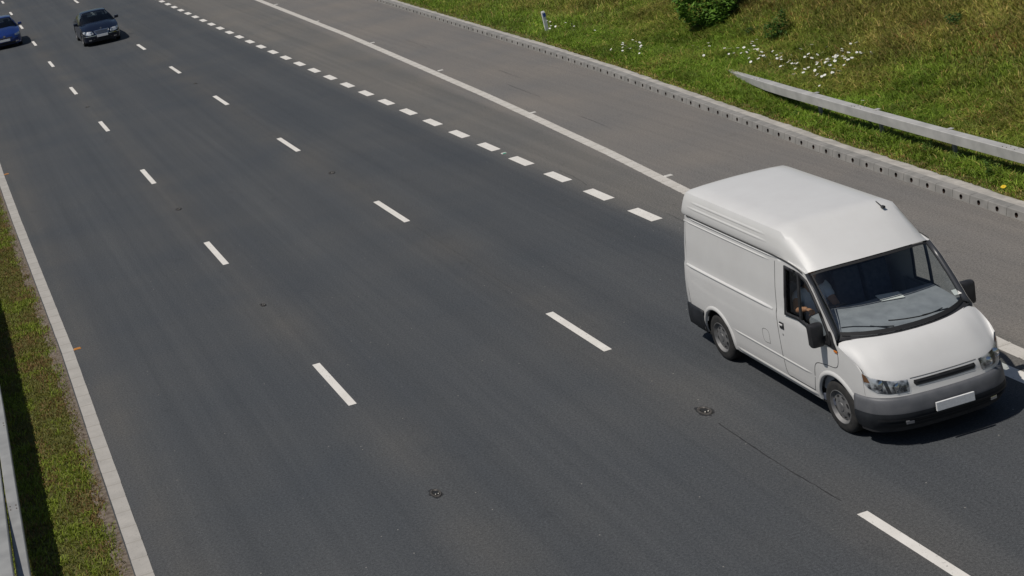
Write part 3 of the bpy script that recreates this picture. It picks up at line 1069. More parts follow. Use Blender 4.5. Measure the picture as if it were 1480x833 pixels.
def glass(name, tint, refl=1.):
    mt = bpy.data.materials.new(name); mt.use_nodes = True
    t = mt.node_tree
    for n in list(t.nodes):
        if n.type != 'OUTPUT_MATERIAL':
            t.nodes.remove(n)
    tr = t.nodes.new('ShaderNodeBsdfTransparent'); tr.inputs[0].default_value = (*tint, 1)
    gl = t.nodes.new('ShaderNodeBsdfGlossy'); gl.inputs['Roughness'].default_value = .02; gl.inputs[0].default_value = (refl, refl, refl, 1)
    lw_ = t.nodes.new('ShaderNodeLayerWeight')
    pw = t.nodes.new('ShaderNodeMath'); pw.operation = 'POWER'; pw.inputs[1].default_value = 4.5; t.links.new(lw_.outputs['Facing'], pw.inputs[0])
    fr = t.nodes.new('ShaderNodeMath'); fr.operation = 'MULTIPLY_ADD'; fr.inputs[1].default_value = .92; fr.inputs[2].default_value = .055; t.links.new(pw.outputs[0], fr.inputs[0])
    mx = t.nodes.new('ShaderNodeMixShader')
    t.links.new(fr.outputs[0], mx.inputs[0]); t.links.new(tr.outputs[0], mx.inputs[1]); t.links.new(gl.outputs[0], mx.inputs[2])
    t.links.new(mx.outputs[0], t.nodes['Material Output'].inputs[0])
    return mt
M['glass'] = glass('window_glass', (.86, .90, .90))
M['glass_dark'] = glass('tinted_glass', (.34, .38, .40))
M['lens'] = glass('lamp_lens', (.86, .88, .9))
M['lamp_mid'] = noisy('smoked_lamp', (.05, .052, .056), (.65, .65, .65), 11, .3, .4, lo=.42, hi=.6)
M['lamp_bright'] = noisy('clear_lamp', (.62, .63, .64), (.88, .88, .88), 9, .3, .3, lo=.4, hi=.6)
M['lamp_bowl'] = noisy('lamp_reflector', (.30, .31, .33), (.8, .8, .8), 9, .18, .9, lo=.4, hi=.6)

def wheel(parent, x, y, r, w, side, seg=40, detail=True, turn=0.):
    """side -1: outer face towards -x"""
    wobj = bpy.data.objects.new('wheel', None); C.objects.link(wobj); wobj.parent = parent
    wobj.location = (x, y, r); wobj.rotation_euler = (0, 0, turn)
    k = side
    bm = bmesh.new()
    rr = r * .645
    prof = [(-w * .5, rr), (-w * .52, r * .80), (-w * .47, r * .93), (-w * .38, r * .985)]
    for i in range(4):                                # tread grooves
        a = lerp(-w * .34, w * .34, (i + .5) / 4)
        prof += [(a - w * .06, r), (a - w * .05, r * .975), (a + w * .02, r * .975), (a + w * .03, r)]
    prof += [(w * .38, r * .985), (w * .47, r * .93), (w * .52, r * .80), (w * .5, rr)]
    lathe(bm, prof, seg)
    bobj('tyre', bm, M['tyre'], wobj, 35)
    bm = bmesh.new()
    o = k * w * .5
    ri = [(o, rr * 1.01), (o * 1.03, rr * .97), (o * .80, rr * .90), (o * .62, rr * .84), (o * .66, rr * .74), (o * .86, rr * .50), (o * .93, rr * .34), (o * .90, rr * .30), (o * 1.0, rr * .27), (o * 1.05, rr * .14), (o * 1.05, .0005)]
    lathe(bm, ri, seg)
    lathe(bm, [(o, rr * 1.0), (-o, rr * 1.0)], seg)
    bobj('rim', bm, M['steel'], wobj, 30)
    if detail:
        for i in range(8):                            # vent slots
            bm = bmesh.new()
            t = 2 * PI * (i + .5) / 8
            c = Vector((o * .80 + k * .003, math.cos(t) * rr * .64, math.sin(t) * rr * .64))
            tv = Vector((0, -math.sin(t), math.cos(t))); rv = Vector((k * -.30, math.cos(t), math.sin(t)))
            bm.faces.new([bm.verts.new(c + tv * a * rr * .12 + rv * b * rr * .055) for a, b in ((-1, -.7), (-.4, -1), (.4, -1), (1, -.7), (1, .7), (.4, 1), (-.4, 1), (-1, .7))])
            bobj('vent_slot', bm, M['black_rubber'], wobj)
    return wobj

def arc_strip(P0, P1):
    return grid_mesh([P0, P1])

def ribbon(path, w, up=None, lift=.002):
    """flat ribbon following a 3-D path; w half-width vector function or vector"""
    V, Fc = [], []
    for p in path:
        p = Vector(p)
        V += [tuple(p - w), tuple(p + w)]
    for i in range(len(path) - 1):
        Fc.append((2 * i, 2 * i + 1, 2 * i + 3, 2 * i + 2))
    return V, Fc

# ------------------------------------------------------------------ the white van (local x across, y rearwards, z up)
VAN = thing('panel_van', 'white medium-roof panel van with grey bumpers driving in the lane beside the slip road', 'van', (10.99, 15.62, 0), -.036)
LV = 4.95
CP = [(0, 0), (.004, .2), (.018, .42), (.05, .6), (.11, .74), (.205, .855), (.33, .925), (.52, .965), (.8, .982), (1.3, .987), (2.5, .987), (3.8, .987), (4.5, .98), (4.76, .965), (4.88, .92), (4.93, .82), (4.95, .6), (4.95, 0)]
Cs = catmull([(a, b, 0) for a, b in CP], 6)
Cu = np.array([p[0] for p in Cs]); Cv = np.array([p[1] for p in Cs])
NF = 6 * 6                                            # samples of the front part, up to u = .33
side_lo = Cu[NF:-24]; side_v = Cv[NF:-24]
def van_side(u, z):
    cor = .987 - interp(u, side_lo, side_v)
    b = interp(z, [.28, .36, .45, .60, .64, .75, 1.0, 1.2, 1.255, 1.285, 1.32, 1.6, 2.0, 2.05], [.945, .968, .975, .978, .985, .987, .985, .978, .972, .958, .955, .94, .902, .895])
    return b - cor * interp(z, [.3, 1.3, 2.0], [1, .9, .6])
def van_rear(z):
    return interp(z, [.28, .6, 1.0, 1.3, 2.05, 2.4], [4.90, 4.93, 4.90, 4.86, 4.74, 4.66])
def du(z):                                            # set-back of the nose against the bumper line
    return interp(z, [.26, .34, .46, .60, .67, .70, .80, .88, .95, 1.02], [.10, .035, 0, .005, .02, .035, .05, .085, .16, .26])
SH = [(0, .865), (.1, .865), (.205, .90), (.33, 1.01), (.45, 1.085), (.62, 1.165), (.80, 1.23), (.95, 1.262)]
def shoulder(u):
    return interp(u, [a for a, b in SH], [b for a, b in SH])
def front_pt(i, z, out=0.):
    """point on the nose: i index into the plan spline"""
    u, v_ = Cu[i], Cv[i]
    t = min(1, max(0, u / .33)) if v_ > .5 else 0
    f = 1 - t * t
    a = Vector((Cv[min(i + 1, len(Cv) - 1)] - Cv[max(0, i - 1)], Cu[min(i + 1, len(Cu) - 1)] - Cu[max(0, i - 1)], 0)).normalized()
    nrm = Vector((a.y, -a.x, 0)) if i > 0 else Vector((0, -1, 0))
    side_in = .987 - interp(z, [.28, .36, .45, .60, .64, .75, 1.0, 1.05], [.945, .968, .975, .978, .985, .987, .985, .984])
    p = Vector((v_ - side_in * t, u + du(z) * f, z))
    return p + nrm * out
# wheel positions
WF, WR, WRAD = .885, 3.90, .338
def arch(c, r, zc=.335, n=22, z0=.28):
    pts = []
    a0 = math.asin((z0 - zc) / r)
    for i in range(n + 1):
        t = PI - a0 - (PI - 2 * a0) * i / n
        pts.append((c + r * math.cos(t), zc + r * math.sin(t)))
    return pts
U0 = float(Cu[NF])
def zg(u):
    return interp(u, [1.30, 1.38, 1.55, 1.75, 2.0], [1.93, 1.958, 1.998, 2.022, 2.035])
outline = [(U0, .28)] + arch(WF, .415) + [(1.4, .28)] + arch(WR, .415) + [(4.60, .28), (van_rear(.3) - .21, .285), (van_rear(1.0) - .19, 1.0), (van_rear(1.3) - .18, 1.3), (van_rear(2.03) - .16, 2.035),
           (2.0, 2.035), (1.75, 2.022), (1.55, 1.998), (1.385, 1.96), (1.20, 1.80), (1.0, 1.56), (.81, 1.32), (.755, 1.25), (.745, shoulder(.745)), (.62, shoulder(.62)), (.45, shoulder(.45)), (U0, shoulder(U0))]
win = [(1.90, 1.285), (1.60, 1.30), (1.42, 1.275), (1.28, 1.20), (.98, 1.165), (.86, 1.19), (.905, 1.30), (1.06, 1.56), (1.20, 1.735), (1.335, 1.875), (1.50, 1.93), (1.84, 1.945)]
def build_side(s):
    return panel2d(outline, [win], lambda u, z: (van_side(u, z), u, z), .075)
sv, sf = build_side(1)
# nose patches: rows of z from sill to shoulder for the samples 0..NF
zlev = [.28, .34, .40, .46, .53, .60, .66, .70, .75, .80, .84, 1.0]
rows = []
for i in range(NF + 1):
    top = shoulder(Cu[i]) if Cu[i] > .1 else .865
    rows.append([front_pt(i, min(z, top) if z < .99 else top) for z in zlev])
nose = grid_mesh(rows)
# bonnet: lip samples 0..NF across, shoulder onwards along the side
cowl_c = catmull([(0, .50, 1.235), (.25, .515, 1.236), (.5, .565, 1.24), (.70, .64, 1.25), (.85, .72, 1.255), (.925, .765, 1.25)], 5)
sh_u = [U0, .40, .48, .56, .65, .765]
NB = 8
lipP = [front_pt(i, (shoulder(Cu[i]) if Cu[i] > .1 else .865)) for i in range(0, NF + 1)]
nl = len(lipP)
bon = []
for j in range(NB + 1):
    t = j / NB
    us = lerp(U0, .765, t)
    sidep = Vector((van_side(us, shoulder(us)) if j < NB else .925, us, shoulder(us)))
    row = []
    for i in range(nl):
        a = i / (nl - 1)
        lp = lipP[i]
        ci = a * (len(cowl_c) - 1)
        k0 = min(int(ci), len(cowl_c) - 2)
        cp = cowl_c[k0].lerp(cowl_c[k0 + 1], ci - k0)
        p = lp.lerp(cp, t)
        p.z += .075 * math.sin(PI * min(1, t * .92)) * (1 - a ** 4) - .0 
        # coons correction towards the side edge
        e0 = lipP[-1].lerp(cowl_c[-1], t)
        corr = sidep - e0
        p = p + corr * (a ** 3)
        # raised centre panel of the bonnet
        p.z += .014 * (1 / (1 + math.exp((a - .55) * 26))) * math.sin(PI * t)
        row.append(p)
    bon.append(row)
bonnet = grid_mesh(bon)
# roof cap
capx = [(.895, 2.035), (.902, 2.07), (.890, 2.15), (.874, 2.23), (.856, 2.30), (.825, 2.362), (.765, 2.392), (.55, 2.408), (.3, 2.418), (0, 2.422)]
head = catmull([(.845, 1.375, 1.955), (.7, 1.325, 1.985), (.45, 1.275, 2.005), (.2, 1.25, 2.012), (0, 1.245, 2.015)], 4)
def header(t):
    k = t * (len(head) - 1); i = min(int(k), len(head) - 2)
    return head[i].lerp(head[i + 1], k - i)
capr = []
NS = 9
for j in range(NS + 1):
    t = j / NS
    row = []
    for i, (cx_, cz_) in enumerate(capx):
        a = i / (len(capx) - 1)
        full = Vector((cx_, 1.98 - .07 * (1 - a) * 0, cz_))
        hp = Vector((.862 - .003 * i, 1.378, 1.957 + .001 * i)) if i <= 5 else header((i - 5) / 4.0)
        p = hp.lerp(full, t)
        if i > 5:
            p.z += .022 * math.sin(PI * t) * min(1, a * 2)
        if i == 0:
            p = Vector((.897, lerp(1.375, 1.98, t), zg(lerp(1.375, 1.98, t)) - .002))
        row.append(p)
    capr.append(row)
for u, dr in [(2.2, 0), (2.6, .0), (3.4, 0), (4.2, 0), (4.5, 0), (4.60, .0), (4.68, .006), (4.72, .025)]:
    row = []
    for cx_, cz_ in capx:
        lean = interp(cz_, [2.03, 2.43], [0, .10])
        row.append(Vector((cx_ - dr * .5, u - (lean if u > 4.4 else 0), cz_ - dr * max(0, (cz_ - 2.1) / .33))))
    capr.append(row)
for k_ in (.35, .75, 1.0):
    capr.append([Vector((cx_ * .975, 4.735 - .10 * (cz_ - 2.035) / .39 * (1 - k_), lerp(cz_ - .06 * (cz_ - 2.035) / .39, 2.033, k_))) for cx_, cz_ in capx])
cap = grid_mesh(capr)
# rear corner and doors
rearr = []
for z in [.28, .45, .6, .8, 1.0, 1.25, 1.3, 1.6, 1.9, 2.035]:
    ub = van_rear(z)
    sv_ = van_side(ub - .21, min(z, 2.035)) - (0 if z < 2.04 else (z - 2.035) * .28)
    us = ub - (.20 if z < 1.05 else .185 if z < 1.4 else .165)
    if z > 2.04:
        us = ub - .10
    row = [Vector((sv_ + .0, us, z)), Vector((sv_ - .012, ub - .10 if z < 2.04 else ub - .07, z)), Vector((sv_ - .06, ub - .03, z)), Vector((sv_ - .14, ub, z)), Vector((sv_ * .5, ub + .01, z)), Vector((0, ub + .012, z))]
    rearr.append(row)
rear = grid_mesh(rearr)
half = [(sv, sf), nose, bonnet, cap, rear]
V, Fc = join_grids(half + [mirror(h) for h in half])
bm = bmesh.new()
bv = [bm.verts.new(p) for p in V]
for q in Fc:
    q = [i for n_, i in enumerate(q)]
    if len({tuple(round(c, 5) for c in V[i]) for i in q}) > 2:
        try:
            bm.faces.new([bv[i] for i in q])
        except ValueError:
            pass
bmesh.ops.remove_doubles(bm, verts=bm.verts, dist=.0025)
body = bobj('body', bm, M['white_paint'], VAN, 32)
for s in (1, -1):
    lt = mirror((list(sv), list(sf))) if s < 0 else (sv, sf)

# bumpers: moulded grey shell 12 mm proud of the nose
def nose_band(z0, z1, nz, i1, out, prof=None, uend=None):
    rows = []
    idx = list(range(0, i1 + 1))
    for i in idx:
        row = []
        for k in range(nz + 1):
            z = lerp(z0, z1, k / nz)
            o_ = out + (prof(k / nz) if prof else 0)
            row.append(front_pt(i, z, o_))
        rows.append(row)
    if uend:
        for u in np.linspace(U0 + .03, uend, 4):
            rows.append([Vector((van_side(u, lerp(z0, z1, k / nz)) + out + (prof(k / nz) if prof else 0), u, lerp(z0, z1, k / nz))) for k in range(nz + 1)])
    return grid_mesh(rows)
bp = lambda t: .030 * math.sin(PI * min(1, t * 1.02)) ** .6 if 0 < t < 1 else -.01
nb = nose_band(.235, .665, 12, NF, .012, bp, .50)
V, Fc = join_grids([nb, mirror(nb)])
fb = pobj('bumper', V, Fc, M['bumper'], VAN, 50, recalc=True)
solid(fb, .01)
lip = nose_band(.20, .262, 2, NF, .022, lambda t: .012 * t, .47)
V, Fc = join_grids([lip, mirror(lip)])
pobj('lower_lip', V, Fc, M['dark_plastic'], fb, 50, recalc=True)
lw = nose_band(.255, .465, 5, NF, .046, lambda t: .008 * math.sin(PI * t) ** .5 if 0 < t < 1 else -.004, .495)
V, Fc = join_grids([lw, mirror(lw)])
pobj('lower_bumper', V, Fc, M['bumper_low'], fb, 50, recalc=True)
# lower air intake and horizontal groove
gr = nose_band(.29, .375, 2, 17, .068, None)
V, Fc = join_grids([gr, mirror(gr)])
pobj('air_intake', V, Fc, M['black_rubber'], fb, 50, recalc=True)
for (zz, hh) in ((.395, .010), (.335, .012), (.30, .008)):
    gv = nose_band(zz - hh, zz + hh, 1, 30, .072, None)
    V, Fc = join_grids([gv, mirror(gv)])
    pobj('trim_slat', V, Fc, M['dark_plastic'] if zz > .38 else M['bumper_low'], fb, 50, recalc=True)
for s in (-1, 1):
    bm = bmesh.new()
    box(bm, (-.05, -.02, -.022), (.05, .01, .022), .008)
    fg = bobj('fog_lamp' if s > 0 else 'tow_cover', bm, M['chrome'] if s > 0 else M['bumper'], fb)
    fg.location = (s * .57, .02, .345)
    fg.rotation_euler = (0, 0, s * .2)
# rear bumper, both flanks
rbp = []
rows = []
for u in [4.30, 4.45, 4.6, 4.70]:
    rows.append([Vector((van_side(min(u, 4.72), z) + o_, u, z)) for z, o_ in ((.27, .0), (.30, .022), (.44, .03), (.60, .028), (.64, .004))])
for k, (uu, vv) in enumerate([(4.86, .93), (4.94, .86), (4.985, .7), (5.0, .35), (5.0, 0)]):
    rows.append([Vector((vv + (.012 if k < 1 else 0) + o_ * .8, uu + o_ * .5 * (k > 0), z)) for z, o_ in ((.27, -.02), (.30, .015), (.44, .028), (.60, .02), (.64, -.01))])
g_ = grid_mesh(rows)
V, Fc = join_grids([g_, mirror(g_)])
solid(pobj('rear_bumper', V, Fc, M['bumper_low'], VAN, 40, recalc=True), .01)

# underside, floor, wheel housings
bm = bmesh.new()
box(bm, (-.93, .35, .26), (.93, 4.7, .30))
box(bm, (-.55, .2, .22), (.55, 1.3, .28)); box(bm, (-.35, 1.4, .20), (.35, 4.2, .27))
bobj('underbody', bm, M['under'], VAN)
for s in (-1, 1):
    for c in (WF, WR):
        prof = arch(c, .42, z0=.27)
        P = [[(s * .93, u, z) for u, z in prof], [(s * .62, u, z) for u, z in prof]]
        v_, f_ = grid_mesh(P)
        o0 = len(v_); v_ += [(s * .62, u, z) for u, z in prof]; f_.append(tuple(range(o0, o0 + len(prof))))
        pobj('wheel_housing', v_, f_, M['under'], VAN)
        # pressed wheel-arch lip
        rows = []
        for (r_, o_) in ((.415, -.02), (.415, .012), (.428, .020), (.455, .014), (.475, .0)):
            rows.append([(s * (van_side(u, min(z, 1.0)) + o_), u, z) for u, z in arch(c, r_, z0=.30)])
        v_, f_ = grid_mesh(rows)
        pobj('arch_lip', v_, f_, M['white_paint'], VAN, 60, recalc=True)
for (uu, ) in ((WF,), (WR,)):
    for s in (-1, 1):
        wheel(VAN, s * .862, uu, WRAD, .20, s, turn=(.02 if uu == WF else 0))

# panel gaps, mouldings
def side_line(name, pts, w, s, out=.0015, m_='seamline', axis='z', parent=VAN):
    pth = catmull([(a, b, 0) for a, b in pts], 8)
    V, Fc = [], []
    for i, p in enumerate(pth):
        a = pth[max(0, i - 1)]; b = pth[min(len(pth) - 1, i + 1)]
        t = (b - a).normalized(); n = Vector((-t.y, t.x, 0)) * w / 2
        for q in (p - n, p + n):
            V.append((s * (van_side(q.x, q.y) + out), q.x, q.y))
    for i in range(len(pth) - 1):
        Fc.append((2 * i, 2 * i + 1, 2 * i + 3, 2 * i + 2))
    return pobj(name, V, Fc, M[m_], parent, recalc=True)
def side_rib(name, u0, u1, z, w, h, s, m_='white_paint'):
    """a rounded rib pressed out of the flank"""
    rows = []
    n = 26
    for i in range(n + 1):
        u = lerp(u0, u1, i / n)
        e = min(1, min(i, n - i) / 2)
        rows.append([(s * (van_side(u, z + dz) + h * e * (1 - (dz / (w / 2)) ** 2) - .001), u, z + dz) for dz in (-w / 2, -w / 4, 0, w / 4, w / 2)])
    v_, f_ = grid_mesh(rows)
    return pobj(name, v_, f_, M[m_], VAN, 70, recalc=True)
for s in (-1, 1):
    gt = side_line('gutter', [(1.42, 1.962), (1.55, 1.99), (1.75, 2.014), (2.0, 2.028), (2.5, 2.03), (4.55, 2.03)], .022, s, .012)
    side_rib('gutter_rail', 2.05, 4.55, 2.003, .03, .014, s)
    side_rib('side_moulding', 2.24, 4.72, 1.262, .045, .016, s)
    side_rib('side_moulding', 1.40, 3.46, .61, .04, .012, s)
    side_rib('sill_strip', 1.34, 3.46, .335, .06, .014, s)
    side_rib('upper_panel_rib', 2.22, 4.66, 1.935, .03, .010, s)
    door = side_line('door', [(2.10, 1.955), (2.13, 1.6), (2.14, 1.2), (2.12, .80), (2.08, .42), (1.9, .385), (1.42, .385)], .010, s)
    side_line('door_gap', [(1.42, .385), (1.36, .60), (1.28, .80), (1.05, .86), (.80, .90), (.74, 1.06), (.79, 1.14)], .009, s, parent=door)
    side_line('fuel_flap_gap' if s < 0 else 'flap_gap', [(2.40, .72), (2.55, .72), (2.57, .88), (2.42, .89), (2.40, .72)], .006, s, .001)
    bm = bmesh.new()
    x0 = van_side(2.02, 1.09)
    box(bm, (x0 - .004, 1.975, 1.045), (x0 + .012, 2.075, 1.135), .006)
    hd = bobj('handle_recess', bm, M['dark_plastic'], door)
    bm = bmesh.new(); box(bm, (x0 + .012, 1.985, 1.095), (x0 + .028, 2.065, 1.118), .005)
    hh = bobj('handle', bm, M['white_paint'], door)
    bm = bmesh.new(); tube(bm, (x0 - .002, 2.02, .965), (x0 + .006, 2.02, .965), .016, None, 12)
    lk = bobj('lock', bm, M['galv_dark'], door)
    if s < 0:
        for q in (hd, hh, lk):
            q.scale = (-1, 1, 1)
    # side glass, its black frame and the quarter bar
    gv, gf = panel2d([(a, b) for a, b in win], [], lambda u, z: (s * (van_side(u, z) - .012), u, z), .09)
    wd = pobj('side_window', gv, gf, M['glass'], VAN, 180)
    def grow(poly, k):
        cx_ = sum(p[0] for p in poly) / len(poly); cz_ = sum(p[1] for p in poly) / len(poly)
        out = []
        n = len(poly)
        area = sum(poly[i][0] * poly[(i + 1) % n][1] - poly[(i + 1) % n][0] * poly[i][1] for i in range(n))
        sg = 1 if area > 0 else -1
        for i in range(n):
            a = Vector(poly[i - 1]); b = Vector(poly[i]); c = Vector(poly[(i + 1) % n])
            n1 = Vector(((b - a).y, -(b - a).x)).normalized() * sg; n2 = Vector(((c - b).y, -(c - b).x)).normalized() * sg
            m_ = (n1 + n2).normalized()
            d_ = k / max(.4, m_.dot(n1))
            out.append((b.x + m_.x * d_, b.y + m_.y * d_))
        return out
    fo, fi = grow(win, .012), grow(win, -.028)
    fv, ff = panel2d(fo, [fi], lambda u, z: (s * (van_side(u, z) + .004), u, z), .05)
    solid(pobj('frame', fv, ff, M['dark_plastic'], wd, 60), .018)
    qb = [(1.50, 1.285), (1.545, 1.29), (1.535, 1.94), (1.495, 1.94)]
    fv, ff = panel2d(qb, [], lambda u, z: (s * (van_side(u, z) + .003), u, z), .05)
    solid(pobj('divider', fv, ff, M['dark_plastic'], wd), .02)
    tri = [(1.28, 1.19), (1.05, 1.15), (.84, 1.165), (.70, 1.135), (.80, 1.27), (.90, 1.36), (.98, 1.30), (1.08, 1.25)]
    tri = [(1.20, 1.172), (.98, 1.155), (.72, 1.125), (.80, 1.245), (.87, 1.35), (.93, 1.345), (.97, 1.27), (1.06, 1.235)]
    fv, ff = panel2d(tri, [], lambda u, z: (s * (van_side(u, z) + .009), u, z), .05)
    pobj('mirror_sail', fv, ff, M['dark_plastic'], wd, recalc=True)
    bm = bmesh.new(); box(bm, (0, 0, 0), (.012, .07, .028), .004)
    rp2 = bobj('side_repeater', bm, M['amber_lamp'], VAN)
    rp2.location = (s * (van_side(.75, 1.11) + .002) - (.012 if s < 0 else 0), .735, 1.105)
# roof cap ribs (left and right)
def cap_rib(s, z, u0, u1):
    xs = [c[0] for c in capx[:7]]; zs = [c[1] for c in capx[:7]]
    rows = []
    n = 20
    for i in range(n + 1):
        u = lerp(u0, u1, i / n); e = min(1, min(i, n - i) / 2)
        rows.append([(s * (interp(z + dz, zs, xs) + .014 * .6 * e * (1 - (dz / .022) ** 2) - .001), u, z + dz) for dz in (-.022, -.011, 0, .011, .022)])
    v_, f_ = grid_mesh(rows)
    pobj('roof_rib', v_, f_, M['white_paint'], VAN, 70, recalc=True)
for s in (-1, 1):
    cap_rib(s, 2.17, 2.25, 4.55); cap_rib(s, 2.255, 2.3, 4.45)
# aerial stub on the roof front right
bm = bmesh.new(); tube(bm, (.60, 1.86, 2.37), (.60, 2.0, 2.42), .009, .006, 6); box(bm, (.58, 1.82, 2.36), (.62, 1.88, 2.392), .008)
bobj('aerial', bm, M['dark_plastic'], VAN)

# windscreen
base = catmull([(0, .545, 1.262), (.25, .56, 1.262), (.5, .61, 1.266), (.70, .69, 1.275), (.835, .775, 1.285), (.868, .80, 1.29)], 5)
hd_ = [Vector((p.x * .985, p.y - .004, p.z - .012)) for p in reversed(catmull([(.845, 1.375, 1.955), (.7, 1.325, 1.985), (.45, 1.275, 2.005), (.2, 1.25, 2.012), (0, 1.245, 2.015)], 4))]
def at(pl, t):
    k = t * (len(pl) - 1); i = min(int(k), len(pl) - 2)
    return pl[i].lerp(pl[i + 1], k - i)
def wpt(a, t, off=0.):
    p = at(base, a).lerp(at(hd_, a), t)
    p = p + Vector((0, -.02 * math.sin(PI * t), .016 * math.sin(PI * t)))
    return p + Vector((0, -off * .65, off * .75))
rows = [[wpt(a, t) for t in np.linspace(0, 1, 9)] for a in np.linspace(0, 1, 14)]
g_ = grid_mesh(rows)
V, Fc = join_grids([g_, mirror(g_)])
ws = pobj('windscreen', V, Fc, M['glass'], VAN, 180, recalc=True)
# black printed border
def band_w(a0, a1, t0, t1, na=12, nt=2, off=.004):
    g2 = grid_mesh([[wpt(a, t, off) for t in np.linspace(t0, t1, nt + 1)] for a in np.linspace(a0, a1, na + 1)])
    return join_grids([g2, mirror(g2)])
V, Fc = join_grids([band_w(0, 1, 0, .055), band_w(0, 1, .965, 1.0), band_w(.965, 1.0, .055, .965, 2, 10)])
pobj('windscreen_border', V, Fc, M['black_rubber'], ws, recalc=True)
# windscreen pillars between the flank and the glass
pe = [(1.385, 1.96), (1.20, 1.80), (1.0, 1.56), (.81, 1.32), (.755, 1.25)]
tt = [1.0, .72, .42, .10, -.03]
rows = []
for (u, z), t in zip(pe, tt):
    a = Vector((van_side(u, z) - .002, u + .004, z)); b = wpt(1.0, max(0, t), -.006)
    mid = (a + b) / 2 + Vector((.012, -.016, .006))
    rows.append([a, a.lerp(mid, .5) + Vector((.003, -.004, 0)), mid, b])
g_ = grid_mesh(rows)
for gg in (g_, mirror(g_)):
    solid(pobj('windscreen_pillar', gg[0], gg[1], M['pillar'], VAN, 60, recalc=True), .008)
# cowl strip and wipers
rows = []
for a in np.linspace(0, 1, 16):
    c0 = at(cowl_c, a); b0 = wpt(a * .99, .0)
    rows.append([c0 + Vector((0, -.012, .001)), c0.lerp(b0, .5) + Vector((0, 0, -.012)), b0 + Vector((0, .01, -.004))])
g_ = grid_mesh(rows)
V, Fc = join_grids([g_, mirror(g_)])
pobj('cowl', V, Fc, M['dark_plastic'], VAN, 60, recalc=True)
for (x0, x1, t1) in ((.50, -.28, .13), (-.25, -.82, .10)):
    bm = bmesh.new()
    def wp(x, t, off):
        p = wpt(min(1, abs(x) / .868), t, off); p.x = x
        return p
    prev = None
    for k in range(9):
        x = lerp(x0, x1, k / 8)
        p = wp(x, lerp(.05, t1, k / 8), .016)
        if prev is not None:
            tube(bm, prev, p, .008, .008, 5)
        prev = p
    tube(bm, wp(lerp(x0, x1, -.12), .0, .006), wp(lerp(x0, x1, .45), lerp(.05, t1, .45), .03), .010, .007, 6)
    bobj('wiper', bm, M['black_rubber'], VAN)

# lamps, grille, plate
def nose_poly(name, pts, out, m_, parent, sgn=1, rough=None, step=.05):
    """polygon given in (v,z), laid on the nose"""
    vs_u = Cv[:NF + 1]
    def fn(v_, z):
        i = float(np.interp(v_, vs_u, np.arange(NF + 1)))
        i0 = min(int(i), NF - 1)
        p = front_pt(i0, z, out).lerp(front_pt(i0 + 1, z, out), i - i0)
        return (sgn * p.x, p.y, p.z)
    v_, f_ = panel2d(pts, [], fn, step)
    return pobj(name, v_, f_, m_, parent, 180, recalc=True)
hl = [(.50, .712), (.72, .705), (.83, .725), (.895, .78), (.925, .86), (.925, .955), (.86, .905), (.74, .868), (.60, .85), (.485, .845)]
for s in (-1, 1):
    h_ = nose_poly('headlight', hl, .006, M['lamp_mid'], VAN, s, step=.035)
    for (cv, cz, r_) in ((.80, .82, .062), (.64, .78, .055)):
        bm = bmesh.new()
        i = float(np.interp(cv, Cv[:NF + 1], np.arange(NF + 1))); p = front_pt(int(i), cz, .004)
        lathe(bm, [(0, r_), (-.004, r_ * .93), (.012, r_ * .6), (.016, .002)], 18, 'Z')
        bw = bobj('lamp_bowl', bm, M['chrome'] if cv != .90 else M['amber_lamp'], h_, 50)
        bw.matrix_local = Matrix.Translation((s * p.x, p.y - .004, p.z)) @ Matrix.Rotation(R(90) , 4, 'X') @ Matrix.Rotation(R(-18 * s), 4, 'Y')
    nose_poly('indicator_lens', [(.875, .845), (.92, .855), (.938, .93), (.925, .965), (.885, .90)], .010, M['amber_dim'], h_, s)
    nose_poly('lens', hl, .020, M['lens'], h_, s)
    # dark bezel behind
    inner = [(.53, .73), (.71, .722), (.66, .85), (.60, .842), (.505, .83)]
    nose_poly('bezel', [(.70, .712), (.735, .712), (.76, .868), (.72, .86)], .009, M['dark_plastic'], h_, s)
gp = [(-.0, .755), (.40, .755), (.425, .79), (.415, .822), (0, .826)]
bm = None
pts = gp
nv, nf = [], []
for s in (1, -1):
    o = nose_poly('grille', gp, .0045, M['black_rubber'], VAN, s)
for zz in (.772, .806):
    gv = nose_band(zz - .005, zz + .005, 1, 11, .012, None)
    V, Fc = join_grids([gv, mirror(gv)])
    pobj('grille_bar', V, Fc, M['dark_plastic'], VAN, recalc=True)
bm = bmesh.new()
box(bm, (-.26, -.090, .43), (.26, -.066, .54), .003)
pl = bobj('number_plate', bm, M['plate_white'], VAN)
# bonnet shut line
V, Fc = [], []
for i in range(0, NF + 1, 1):
    zt = (shoulder(Cu[i]) if Cu[i] > .1 else .865)
    if Cv[i] < .47:
        for dz in (-.018, -.012):
            p = front_pt(i, zt + dz, .005); V.append(tuple(p))
n_ = len(V) // 2
Fc = [(2 * i, 2 * i + 1, 2 * i + 3, 2 * i + 2) for i in range(n_ - 1)]
g_ = (V, Fc); V, Fc = join_grids([g_, mirror(g_)])
pobj('bonnet_gap', V, Fc, M['seamline'], VAN, recalc=True)

